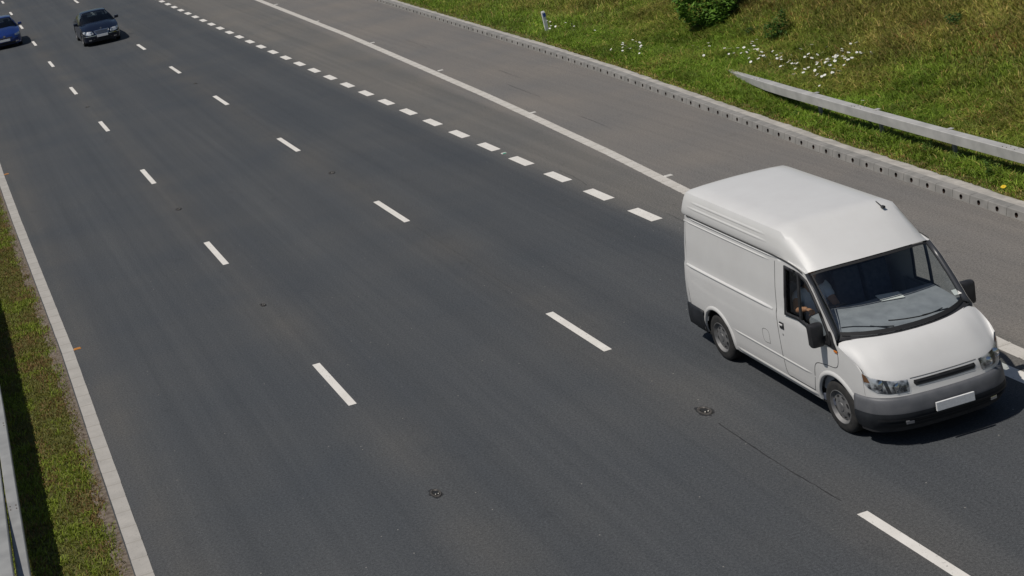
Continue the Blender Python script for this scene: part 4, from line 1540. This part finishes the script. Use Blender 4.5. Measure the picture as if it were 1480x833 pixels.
# door mirrors
for s in (-1, 1):
    mr_ = bpy.data.objects.new('wing_mirror', None); C.objects.link(mr_); mr_.parent = VAN
    mr_.location = (s * 1.085, 1.02, 1.29)
    bm = bmesh.new()
    box(bm, (-.09, -.06, -.155), (.09, .045, .155), .038)
    for v_ in bm.verts:
        v_.co.y += -.02 * (1 - (v_.co.z / .16) ** 2) * (v_.co.y < 0)
        v_.co.x *= 1 + .08 * v_.co.z / .15
    bobj('mirror_shell', bm, M['dark_plastic'], mr_, 50)
    bm = bmesh.new(); box(bm, (-.075, .044, -.135), (.075, .050, .135), .006)
    bobj('mirror_glass', bm, M['chrome'], mr_)
    bm = bmesh.new()
    tube(bm, (-s * .05, -.01, -.10), (-s * .155, -.03, -.09), .032, .04, 10)
    bobj('mirror_arm', bm, M['dark_plastic'], mr_, 50)

# cabin
bm = bmesh.new()
prof = [(.66, 1.20), (.78, 1.262), (1.0, 1.315), (1.25, 1.345), (1.44, 1.355), (1.50, 1.30), (1.46, 1.0), (1.3, .6), (.66, .6)]
for i, q in enumerate(prof):
    pass
P = [[(x, u, z) for u, z in prof] for x in (-.87, -.6, -.2, .2, .6, .87)]
for j, row in enumerate(P):
    if j in (1,):
        P[j] = [(x, u + (.05 if u > 1.1 else 0), z + (.02 if z > 1.0 and u > .9 else 0)) for x, u, z in row]
v_, f_ = grid_mesh(P)
f_ += [tuple(range(len(prof))), tuple(range(len(v_) - len(prof), len(v_)))[::-1]]
for a, b in ((1.18, 1.29),):
    pass
dsh = pobj('dashboard', v_, f_, M['dash_grey'], VAN, 40, recalc=True)
bm = bmesh.new()
box(bm, (-.94, 1.0, .30), (.94, 2.2, .38)); box(bm, (-.86, 2.42, .32), (.86, 2.45, 1.95))
bobj('cab_floor_and_bulkhead', bm, M['seat_cloth'], VAN)
bm = bmesh.new()
box(bm, (-.78, 1.50, 1.935), (.78, 2.42, 1.96), .01)
bobj('headlining', bm, M['dash_grey'], VAN)
for s in (-1, 1):
    dv, df = panel2d([(1.0, .45), (2.1, .45), (2.1, 1.27), (1.55, 1.27), (1.40, 1.24), (1.25, 1.15), (1.0, 1.13)], [], lambda u, z: (s * (van_side(u, z) - .06), u, z), .12)
    pobj('door_lining', dv, df, M['dash_grey'], VAN, recalc=True)
for (x0, x1) in ((-.72, -.24), (-.08, .34), (.36, .76)):
    st = bpy.data.objects.new('seat', None); C.objects.link(st); st.parent = VAN
    bm = bmesh.new(); box(bm, (x0, 1.60, .76), (x1, 2.10, .92), .05); bobj('cushion', bm, M['seat_cloth'], st, 50)
    bm = bmesh.new(); box(bm, (x0 + .01, -.07, 0), (x1 - .01, .07, .66), .05)
    bk = bobj('seat_back', bm, M['seat_cloth'], st, 50); bk.location = (0, 2.14, .90); bk.rotation_euler = (R(-10), 0, 0)
    bm = bmesh.new(); box(bm, ((x0 + x1) / 2 - .13, -.05, 0), ((x0 + x1) / 2 + .13, .05, .18), .04)
    hr = bobj('headrest', bm, M['seat_cloth'], st, 50); hr.location = (0, 2.27, 1.58); hr.rotation_euler = (R(-8), 0, 0)
bm = bmesh.new()
rings = []
Rw, rw = .20, .014
for i in range(28):
    t = 2 * PI * i / 28
    c = Vector((Rw * math.cos(t), Rw * math.sin(t), 0)); e = c.normalized()
    rings.append([bm.verts.new(c + e * rw * math.cos(2 * PI * k / 8) + Vector((0, 0, rw * math.sin(2 * PI * k / 8)))) for k in range(8)])
for i in range(28):
    A, B = rings[i], rings[(i + 1) % 28]
    for k in range(8):
        bm.faces.new((A[k], A[(k + 1) % 8], B[(k + 1) % 8], B[k]))
for t in (0, PI * .66, PI * 1.33):
    tube(bm, (0, 0, -.02), (Rw * math.cos(t - .5), Rw * math.sin(t - .5), 0), .016, .012, 6)
tube(bm, (0, 0, -.14), (0, 0, .01), .05, .06, 12)
sw = bobj('steering_wheel', bm, M['black_rubber'], VAN, 50)
sw.location = (-.47, 1.62, 1.30); sw.rotation_euler = (R(-32), 0, 0)
bm = bmesh.new()
box(bm, (-.105, -.15, 0), (.105, .15, .006))
pp = bobj('paper_sheet', bm, M['paper'])
pp.matrix_world = Matrix.Translation((10.99, 15.62, 0)) @ Matrix.Rotation(-.036, 4, 'Z') @ Matrix.Translation((.22, 1.36, 1.362)) @ Matrix.Rotation(R(2), 4, 'X') @ Matrix.Rotation(R(78), 4, 'Z')
tag(pp, 'white sheet of paper lying on the van dashboard behind the windscreen', 'paper')
bm = bmesh.new(); box(bm, (-.05, -.002, -.04), (.05, .002, .04))
tx = bobj('tax_disc', bm, M['paper'], VAN)
q_ = wpt(.90, .16, -.012); tx.location = (q_.x, q_.y, q_.z); tx.rotation_euler = (R(-52), 0, 0)

# ------------------------------------------------------------------ the driver
def skin_body(name, joints, edges, m_, parent, sub=2, root=0):
    me = bpy.data.meshes.new(name)
    me.from_pydata([j[:3] for j in joints], edges, [])
    o = finish(name, me, m_, parent)
    md = o.modifiers.new('skin', 'SKIN')
    md.use_smooth_shade = True
    for i, j in enumerate(joints):
        sv_ = me.skin_vertices[0].data[i]
        sv_.radius = (j[3], j[4] if len(j) > 4 else j[3])
        sv_.use_root = (i == root)
    sb = o.modifiers.new('sub', 'SUBSURF'); sb.levels = sub; sb.render_levels = sub
    return o
vm = Matrix.Translation((10.99, 15.62, 0)) @ Matrix.Rotation(-.036, 4, 'Z')
dr = thing('person', 'driver in a pale shirt with a bare forearm at the van window', 'person', tuple(vm @ Vector((-.47, 1.99, .92))), -.036)
J = [  # x across, y rearwards, z up, relative to the hips
    (0, .0, .06, .15, .12), (0, .05, .22, .14, .11), (0, .10, .42, .17, .12), (0, .12, .56, .08, .07), (0, .09, .64, .052),
    (-.20, .10, .50, .065), (-.33, -.08, .36, .048), (-.30, -.30, .44, .036),
    (.20, .10, .50, .065), (.25, -.10, .28, .048), (.12, -.34, .36, .036),
    (-.10, -.05, .0, .095), (-.13, -.46, .05, .070), (-.12, -.62, -.36, .048), (-.12, -.74, -.42, .036),
    (.10, -.05, .0, .095), (.13, -.46, .05, .070), (.12, -.62, -.36, .048), (.12, -.74, -.42, .036)]
E_ = [(0, 1), (1, 2), (2, 3), (3, 4), (2, 5), (5, 6), (6, 7), (2, 8), (8, 9), (9, 10), (0, 11), (11, 12), (12, 13), (13, 14), (0, 15), (15, 16), (16, 17), (17, 18)]
skin_body('body', J, E_, M['skin'], dr)
Js = [(0, -.0, .02, .165, .135), (0, .05, .22, .158, .128), (0, .10, .42, .185, .135), (0, .115, .53, .10, .085), (-.20, .10, .50, .085), (-.285, .0, .42, .072), (.20, .10, .50, .085), (.235, -.01, .38, .072)]
skin_body('shirt', Js, [(0, 1), (1, 2), (2, 3), (2, 4), (4, 5), (2, 6), (6, 7)], M['shirt'], dr)
Jt = [(0, .02, .0, .16, .13), (-.10, -.05, .0, .105), (-.13, -.46, .05, .085), (-.12, -.62, -.34, .062), (.10, -.05, .0, .105), (.13, -.46, .05, .085), (.12, -.62, -.34, .062)]
skin_body('trousers', Jt, [(0, 1), (1, 2), (2, 3), (0, 4), (4, 5), (5, 6)], M['trousers'], dr)
# head with brow, nose, chin and ears
bm = bmesh.new()
bmesh.ops.create_uvsphere(bm, u_segments=28, v_segments=20, radius=1)
for v_ in bm.verts:
    x, y, z = v_.co
    jaw = max(0, -z)
    x *= .076 * (1 - .30 * jaw ** 1.5); yy = y * .095 * (1 - .12 * jaw)
    zz = z * .118
    if y < 0:
        yy += .012 * math.exp(-((zz - .0) / .02) ** 2 - (x / .03) ** 2) * 0
        yy -= .024 * math.exp(-((zz + .018) / .018) ** 2 - (x / .013) ** 2)          # nose
        yy -= .006 * math.exp(-((zz - .028) / .012) ** 2 - (x / .05) ** 2)           # brow
        yy += .009 * math.exp(-((zz - .008) / .012) ** 2 - ((abs(x) - .032) / .016) ** 2)  # eye sockets
        yy -= .006 * math.exp(-((zz + .055) / .008) ** 2 - (x / .025) ** 2)          # lips
        yy -= .008 * math.exp(-((zz + .095) / .02) ** 2 - (x / .03) ** 2)            # chin
    v_.co = (x, yy, zz)
for s in (-1, 1):
    bmesh.ops.create_icosphere(bm, subdivisions=2, radius=1, matrix=Matrix.Translation((s * .078, .01, -.005)) @ Matrix.Diagonal((.010, .020, .032, 1)))
hdo = bobj('head', bm, M['skin'], dr, 180); hdo.location = (0, .055, .755)
bm = bmesh.new()
for s in (-1, 1):
    bmesh.ops.create_icosphere(bm, subdivisions=2, radius=.012, matrix=Matrix.Translation((s * .031, -.080, .010)))
bobj('eyes', bm, M['plate_white'], hdo, 180)
bm = bmesh.new()
bmesh.ops.create_uvsphere(bm, u_segments=24, v_segments=16, radius=1)
for v_ in list(bm.verts):
    x, y, z = v_.co
    v_.co = (x * .083, y * .102 + .008, z * .112 + .014 + .004 * math.sin(x * 40) * math.cos(y * 33))
bmesh.ops.delete(bm, geom=[v_ for v_ in bm.verts if v_.co.z < .045 and v_.co.y < .01 or v_.co.z < -.045], context='VERTS')
bobj('hair', bm, M['hair'], hdo, 180)
# hands curled on the wheel
for s, wx, wy, wz in ((-1, -.30, -.30, .44), (1, .12, -.34, .36)):
    hj = [(wx, wy, wz, .030, .020), (wx + .01 * s, wy - .05, wz + .01, .038, .018), (wx + .01 * s, wy - .09, wz + .01, .034, .016)]
    he = [(0, 1), (1, 2)]
    for k in range(4):
        fx = wx + .01 * s + (k - 1.5) * .020
        L = (.030, .034, .032, .026)[k]
        b_ = len(hj)
        hj += [(fx, wy - .11, wz + .012, .0095), (fx, wy - .11 - L * .8, wz - .004, .009), (fx, wy - .11 - L * .9, wz - .034, .0085), (fx, wy - .10, wz - .046, .008)]
        he += [(2, b_), (b_, b_ + 1), (b_ + 1, b_ + 2), (b_ + 2, b_ + 3)]
    b_ = len(hj)
    hj += [(wx - s * .028, wy - .055, wz - .004, .011), (wx - s * .042, wy - .085, wz - .020, .010), (wx - s * .036, wy - .105, wz - .034, .009)]
    he += [(1, b_), (b_, b_ + 1), (b_ + 1, b_ + 2)]
    skin_body('hand', hj, he, M['skin'], dr, 1)

# ------------------------------------------------------------------ passenger cars
def car(name, label, cat, loc, rz, P, paint):
    """low-poly but shaped saloon or hatchback; local x across, y rearwards"""
    root = thing(name, label, cat, loc, rz)
    W_, L_, H_ = P['w'] / 2, P['l'], P['h']
    pl_ = catmull([(a * L_ if i > 5 else a, b * W_, 0) for i, (a, b) in enumerate([(0, 0), (.012, .35), (.05, .62), (.12, .80), (.26, .92), (.5, .975), (.25, 1.0), (.5, 1.0), (.75, 1.0), (.9, .97), (.975, .86), (.995, .6), (1.0, 0)])], 5)
    cu = np.array([p[0] for p in pl_]); cv = np.array([p[1] for p in pl_])
    i0 = 25                                           # u = .5
    su, sv2 = cu[i0:-10], cv[i0:-10]
    belt = lambda u: interp(u, P['belt'][0], P['belt'][1])
    zs = [.20, .28, .42, .55, .68, .78]
    def half(u, z):
        k = interp(z, [.18, .3, .5, .65, .9, P['h']], [.94, .985, 1., .99, .955, P['tumble']])
        return interp(u, su, sv2) * k
    rear_u = lambda z: L_ - interp(z, [.2, .4, .6, .9, 1.0], [.06, 0, .0, .05, .08])
    nose_u = lambda z: interp(z, [.18, .26, .4, .5, .6, .7, .8], [.06, .02, 0, .01, .045, .10, .18])
    def fpt(i, z, out=0):
        u, v_ = cu[i], cv[i]
        t = min(1, u / .5); f = 1 - t * t
        k = interp(z, [.18, .3, .5, .65, .9], [.94, .985, 1., .99, .955])
        a = Vector((cv[min(i + 1, i0)] - cv[max(0, i - 1)], cu[min(i + 1, i0)] - cu[max(0, i - 1)], 0)).normalized()
        return Vector((v_ * lerp(1, k, t), u + nose_u(z) * f, z)) + (Vector((a.y, -a.x, 0)) if i > 0 else Vector((0, -1, 0))) * out
    wf, wr, wr_ = P['wf'], P['wr'], P['wrad']
    ow = [(.5, .2)] + arch(wf, wr_ + .045, wr_, 14, .2) + arch(wr, wr_ + .045, wr_, 14, .2) + [(L_ - .45, .2), (L_ - .42, belt(L_ - .42))]
    for u in np.linspace(L_ - .5, .5, 14):
        ow.append((float(u), belt(u)))
    sd = panel2d(ow, [], lambda u, z: (half(u, z), u, z), .11)
    zt = P['lip']
    rows = [[fpt(i, min(z, lerp(zt, belt(.5), min(1, max(0, (cu[i] - .05) / .45)))) if z < .9 else lerp(zt, belt(.5), min(1, max(0, (cu[i] - .05) / .45)))) for z in (.2, .28, .36, .44, .52, .6, .66, .99)] for i in range(i0 + 1)]
    ns = grid_mesh(rows)
    lipp = [r[-1] for r in rows]
    cowl = catmull([(0, P['cowl'] - .12, P['cowlz']), (W_ * .5, P['cowl'] - .07, P['cowlz'] - .004), (W_ * .84, P['cowl'] + .08, belt(P['cowl']) + .012), (W_ * .93, P['cowl'] + .14, belt(P['cowl'] + .14))], 4)
    bn = []
    for j in range(9):
        t = j / 8
        us = lerp(.5, P['cowl'] + .14, t)
        sp_ = Vector((half(us, belt(us)), us, belt(us)))
        row = []
        for i in range(0, i0 + 1):
            a = i / i0
            cp = at(cowl, a)
            p = lipp[i].lerp(cp, t); p.z += .05 * math.sin(PI * t) * (1 - a ** 4)
            p += (sp_ - lipp[-1].lerp(cowl[-1], t)) * a ** 3
            row.append(p)
        bn.append(row)
    bo = grid_mesh(bn)
    # boot / tailgate deck and tail
    rr2 = []
    du_ = P['deck']
    for t in np.linspace(0, 1, 7):
        u = lerp(du_, L_ - .42, t)
        rr2.append([Vector((half(u, belt(u)) * k, u, belt(u) + .03 * (1 - k ** 3))) for k in (1, .92, .75, .4, 0)])
    for t in (.35, .7, .9, 1.0):
        u = lerp(L_ - .42, L_ - .08, t)
        k2 = interp(t, [0, .7, 1], [1, .95, .84])
        rr2.append([Vector((half(L_ - .45, .8) * k2 * k, u + .04 * (1 - k ** 2), belt(L_ - .42) - .03 * t * t + .03 * (1 - k ** 3))) for k in (1, .92, .75, .4, 0)])
    dk = grid_mesh(rr2)
    tl = []
    for z in (belt(L_ - .42), .78, .62, .45, .3, .2):
        tl.append([Vector((half(L_ - .45, z), L_ - .42, z)), Vector((half(L_ - .45, z) * .95, L_ - .18, z)), Vector((W_ * .84 * .98, L_ - .08 - (.02 if z > .8 else 0), z)), Vector((W_ * .5, L_ - .035, z)), Vector((0, L_ - .03, z))])
    tg = grid_mesh(tl)
    hs = [sd, ns, bo, dk, tg]
    V, Fc = join_grids(hs + [mirror(h) for h in hs])
    bm = bmesh.new(); bv = [bm.verts.new(p) for p in V]
    for q in Fc:
        if len({tuple(round(c, 5) for c in V[i]) for i in q}) > 2:
            try:
                bm.faces.new([bv[i] for i in q])
            except ValueError:
                pass
    bmesh.ops.remove_doubles(bm, verts=bm.verts, dist=.003)
    bobj('body', bm, paint, root, 35)
    # roof and pillars with glass between
    ru0, ru1 = P['roof']
    tw = P['tumble'] * W_
    def sect(u, k):
        return Vector((tw * k * interp(u, [ru0, (ru0 + ru1) / 2, ru1], [.95, 1, .93]), u, H_ - .045 * k ** 4 - .035 * ((u - (ru0 + ru1) / 2) / ((ru1 - ru0) / 2)) ** 2 - .01))
    rf = grid_mesh([[sect(u, k) for k in (1, .97, .85, .6, .3, 0)] for u in np.linspace(ru0, ru1, 9)])
    V, Fc = join_grids([rf, mirror(rf)])
    roof = pobj('roof', V, Fc, paint, root, 60, recalc=True); solid(roof, .02)
    # windscreen
    wsb = [Vector((p.x * .97, p.y + .02, p.z + .003)) for p in cowl]
    def wq(a, t):
        top = sect(ru0, a); top.y -= .05 * (1 - a * a)
        p = at(wsb, a).lerp(top, t)
        return p + Vector((0, -.03 * math.sin(PI * t), .025 * math.sin(PI * t)))
    g1 = grid_mesh([[wq(a, t) for t in np.linspace(0, 1, 7)] for a in np.linspace(0, .95, 9)])
    V, Fc = join_grids([g1, mirror(g1)])
    pobj('windscreen', V, Fc, M['glass_dark'], root, 180, recalc=True)
    g1 = grid_mesh([[wq(a, t) + Vector((.0, -.006, .006)) for t in np.linspace(-.01, 1, 7)] for a in (.93, .97, 1.0)])
    pil = [g1, mirror(g1)]
    # rear screen
    def rq(a, t):
        b = Vector((half(du_, belt(du_)) * .93 * a, du_ + .03 * (1 - a * a), belt(du_) + .03 * (1 - a ** 3) + .004)); tp_ = sect(ru1, a)
        return b.lerp(tp_, t)
    g2 = grid_mesh([[rq(a, t) for t in np.linspace(0, 1, 5)] for a in np.linspace(0, .93, 6)])
    V, Fc = join_grids([g2, mirror(g2)])
    pobj('rear_window', V, Fc, M['glass_dark'], root, 180, recalc=True)
    g3 = grid_mesh([[rq(a, t) + Vector((0, .004, .004)) for t in np.linspace(0, 1, 5)] for a in (.9, 1.0)])
    pil += [g3, mirror(g3)]
    # side glass band
    A0, A1 = P['cowl'] + .14, du_
    for s in (-1, 1):
        def sq(u, t):
            ut = lerp(ru0, ru1, (u - A0) / (A1 - A0))
            uu = lerp(u, ut, t)
            lo_ = Vector((half(u, belt(u)) * .985, u, belt(u) + .004)); tp_ = sect(ut, 1.0)
            p = lo_.lerp(tp_, t); p.x += .03 * math.sin(PI * t)
            return Vector((s * p.x, p.y, p.z))
        n = 12
        rows = [[sq(lerp(A0, A1, i / n), t) for t in np.linspace(.03, .93, 5)] for i in range(n + 1)]
        v_, f_ = grid_mesh(rows)
        pobj('side_window', v_, f_, M['glass_dark'], root, 180, recalc=True)
        def rail(t0, t1, u0, u1, n=10, o=.006):
            rows = [[sq(lerp(A0, A1, lerp(u0, u1, i / n)), t) + Vector((s * o, 0, 0)) for t in (t0, (t0 + t1) / 2, t1)] for i in range(n + 1)]
            return grid_mesh(rows)
        pil += [rail(.9, 1.01, 0, 1), rail(-.02, .04, 0, 1), rail(0, 1, .0, .045, 2), rail(0, 1, P['bp'], P['bp'] + .035, 2), rail(0, 1, .86 if P['deck'] < L_ - .3 else .82, 1.0, 3)]
    V, Fc = join_grids(pil)
    pobj('pillars', V, Fc, paint, root, 60, recalc=True)
    # details
    def npoly(nm, pts, out, m_, s=1, par=root):
        def fn(v_, z):
            i = float(np.interp(v_, cv[:i0 + 1], np.arange(i0 + 1))); k0 = min(int(i), i0 - 1)
            p = fpt(k0, z, out).lerp(fpt(k0 + 1, z, out), i - k0)
            return (s * p.x, p.y, p.z)
        v_, f_ = panel2d(pts, [], fn, .05)
        return pobj(nm, v_, f_, m_, par, 180, recalc=True)
    for s in (-1, 1):
        h_ = npoly('headlight', P['lamp'], .008, P.get('lampm', M['lamp_bowl']), s)
        npoly('lens', P['lamp'], .020, M['lens'], s, h_)
        for (cv_, cz_, r_) in P['bowls']:
            bm = bmesh.new(); i = int(np.interp(cv_, cv[:i0 + 1], np.arange(i0 + 1))); p = fpt(i, cz_, .006)
            lathe(bm, [(0, r_), (-.003, r_ * .9), (.012, r_ * .5), (.015, .002)], 14, 'Z')
            b_ = bobj('lamp_bowl', bm, M['chrome'], h_, 50)
            b_.matrix_local = Matrix.Translation((s * p.x, p.y - .004, p.z)) @ Matrix.Rotation(R(90), 4, 'X')
        npoly('fog_lamp', [(.52, .27), (.64, .27), (.65, .33), (.52, .33)], .012, M['lamp_bowl'], s)
        npoly('lower_intake', P['intake'], .004, M['black_rubber'], s)
        m0 = bpy.data.objects.new('wing_mirror', None); C.objects.link(m0); m0.parent = root
        m0.location = (s * (W_ + .085), P['cowl'] + .32, belt(P['cowl'] + .3) + .06)
        bm = bmesh.new(); box(bm, (-.095, -.05, -.06), (.095, .05, .07), .028)
        bobj('mirror_shell', bm, P.get('mirror', paint), m0, 50)
        bm = bmesh.new(); tube(bm, (-s * .06, 0, -.04), (-s * .15, .01, -.07), .025, .03, 8)
        bobj('mirror_arm', bm, M['dark_plastic'], m0)
        for k, wy in enumerate((wf, wr)):
            wheel(root, s * (W_ - .115), wy, wr_, .19, s, 24, False)
            prof = arch(wy, wr_ + .05, wr_, 14, .19)
            v_, f_ = grid_mesh([[(s * W_ * .93, u, z) for u, z in prof], [(s * W_ * .6, u, z) for u, z in prof]])
            o0 = len(v_); v_ += [(s * W_ * .6, u, z) for u, z in prof]; f_.append(tuple(range(o0, o0 + len(prof))))
            pobj('wheel_housing', v_, f_, M['under'], root)
        bm = bmesh.new()
        for hu in (.36, .66):
            u = lerp(A0, A1, hu) ; x0 = half(u, belt(u) - .12)
            box(bm, (x0 - .003 if s > 0 else -x0 - .018, u, belt(u) - .13), (x0 + .018 if s > 0 else -x0 + .003, u + .16, belt(u) - .10), .004)
        bobj('door_handles', bm, paint, root)
        sl_ = []
        for k in range(2):
            u = lerp(A0, A1, P['bp'] + .02)
        v_, f_ = [], []
        for z in np.linspace(.26, belt(1.9) - .01, 9):
            u = lerp(A0, A1, P['bp'] + .02)
            v_ += [(s * (half(u, z) + .002), u - .005, z), (s * (half(u, z) + .002), u + .005, z)]
        f_ = [(2 * i, 2 * i + 1, 2 * i + 3, 2 * i + 2) for i in range(8)]
        pobj('door_gap', v_, f_, M['seamline'], root, recalc=True)
    bm = bmesh.new(); box(bm, (-.26, -.022, P['plz']), (.26, -.008, P['plz'] + .11), .003)
    bobj('number_plate', bm, M['plate_white'], root)
    bm = bmesh.new(); box(bm, (-W_ * .92, .45, .17), (W_ * .92, L_ - .35, .21))
    bobj('underbody', bm, M['under'], root)
    # cabin
    bm = bmesh.new()
    box(bm, (-W_ * .8, P['cowl'] + .15, .62), (W_ * .8, P['cowl'] + .55, belt(1.4) - .0), .04)
    bobj('dashboard', bm, M['dark_plastic'], root, 50)
    for x in (-.36, .36):
        bm = bmesh.new()
        box(bm, (x - .24, P['cowl'] + 1.05, .42), (x + .24, P['cowl'] + 1.5, .56), .04); box(bm, (x - .23, P['cowl'] + 1.48, .5), (x + .23, P['cowl'] + 1.62, 1.05), .05); box(bm, (x - .12, P['cowl'] + 1.55, 1.05), (x + .12, P['cowl'] + 1.64, 1.22), .03)
        bobj('seat', bm, M['seat_cloth'], root, 50)
    return root, npoly, fpt

M['navy_paint'] = mat('dark_blue_paint', (.004, .007, .020), .22, .2, .4, .45)
M['blue_paint'] = mat('blue_paint', (.008, .030, .16), .25, .25, .5, .7)
saloon = dict(lampm=M['lamp_bright'], w=1.79, l=4.62, h=1.44, tumble=.68, wf=.84, wr=3.60, wrad=.325, lip=.70, cowl=1.28, cowlz=.99, deck=3.86, roof=(2.02, 3.16), bp=.50, plz=.40,
              belt=([.5, 1.0, 1.4, 2.4, 3.6, 4.2, 4.62], [.80, .875, .915, .945, .965, .96, .93]),
              lamp=[(.40, .56), (.52, .535), (.62, .545), (.74, .575), (.835, .63), (.845, .70), (.78, .725), (.70, .70), (.62, .70), (.54, .70), (.44, .68), (.40, .62)],
              bowls=[(.50, .62, .062), (.73, .645, .07)], intake=[(0, .24), (.42, .24), (.46, .34), (0, .36)])
car1, npoly, fpt = car('saloon_car', 'dark navy saloon car with chrome grille in the middle lane', 'car', (8.42, 70.55, 0), -.02, saloon, M['navy_paint'])
# upright chrome grille with bars
M['grille_dark'] = mat('grille_dark', (.03, .032, .036), .4)
for s in (1, -1):
    npoly('grille', [(0, .515), (.26, .515), (.30, .56), (.345, .665), (.33, .695), (0, .71)], .012, M['grille_dark'], s)
def gbar(nm, p0, p1, w, m_, s):
    d_ = Vector((p1[0] - p0[0], p1[1] - p0[1])).normalized(); n_ = Vector((-d_.y, d_.x)) * w
    npoly(nm, [(p0[0] - n_.x, p0[1] - n_.y), (p1[0] - n_.x, p1[1] - n_.y), (p1[0] + n_.x, p1[1] + n_.y), (p0[0] + n_.x, p0[1] + n_.y)] if min(p0[0], p1[0]) - abs(n_.x) >= 0 or True else [], .02, m_, s)
for s in (1, -1):
    for z in (.555, .595, .635, .672):
        gbar('grille_bar', (0.001, z), (.30, z), .005, M['chrome'], s)
    gbar('grille_surround', (.265, .512), (.345, .69), .012, M['chrome'], s)
    gbar('grille_surround', (.001, .705), (.345, .693), .014, M['chrome'], s)
    gbar('grille_surround', (.001, .512), (.27, .512), .008, M['chrome'], s)
    npoly('bumper_trim', [(.30, .475), (.80, .475), (.84, .49), (.80, .50), (.30, .497)], .018, M['chrome'], s)
bm = bmesh.new()                                      # upright ring ornament with three arms on the bonnet front
for i in range(20):
    a, b = 2 * PI * i / 20, 2 * PI * (i + 1) / 20
    tube(bm, (.038 * math.cos(a), 0, .045 + .038 * math.sin(a)), (.038 * math.cos(b), 0, .045 + .038 * math.sin(b)), .004, .004, 5, False)
for k in range(3):
    a = PI / 2 + 2 * PI * k / 3
    tube(bm, (0, 0, .045), (.036 * math.cos(a), 0, .045 + .036 * math.sin(a)), .006, .002, 5)
tube(bm, (0, 0, -.02), (0, 0, .01), .008, .006, 6)
orn = bobj('bonnet_ornament', bm, M['chrome'], car1); orn.location = (0, .14, .73)

hatch = dict(w=1.76, l=4.0, h=1.44, tumble=.70, wf=.82, wr=3.28, wrad=.31, lip=.68, cowl=1.10, cowlz=.98, deck=3.70, roof=(1.85, 3.30), bp=.46, plz=.38,
             belt=([.5, 1.0, 1.4, 2.4, 3.3, 4.0], [.80, .89, .93, .96, .98, .98]),
             lamp=[(.52, .58), (.64, .575), (.74, .60), (.80, .66), (.82, .755), (.76, .73), (.64, .69), (.53, .66)],
             bowls=[(.60, .625, .045), (.73, .67, .045)], intake=[(0, .22), (.52, .22), (.58, .32), (0, .34)])
car2, npoly2, fpt2 = car('hatchback_car', 'bright blue hatchback half cut off by the left picture edge', 'car', (4.42, 77.35, 0), -.02, hatch, M['blue_paint'])
for s in (1, -1):
    npoly2('grille', [(0, .52), (.36, .52), (.40, .56), (0, .575)], .012, M['black_rubber'], s)
bm = bmesh.new()
lathe(bm, [(0, .05), (-.006, .047), (-.007, .001)], 16, 'Z')
bdg = bobj('badge', bm, M['chrome'], car2); bdg.location = (0, .03, .63); bdg.rotation_euler = (R(90), 0, 0); bdg.scale = (1.3, .8, 1)
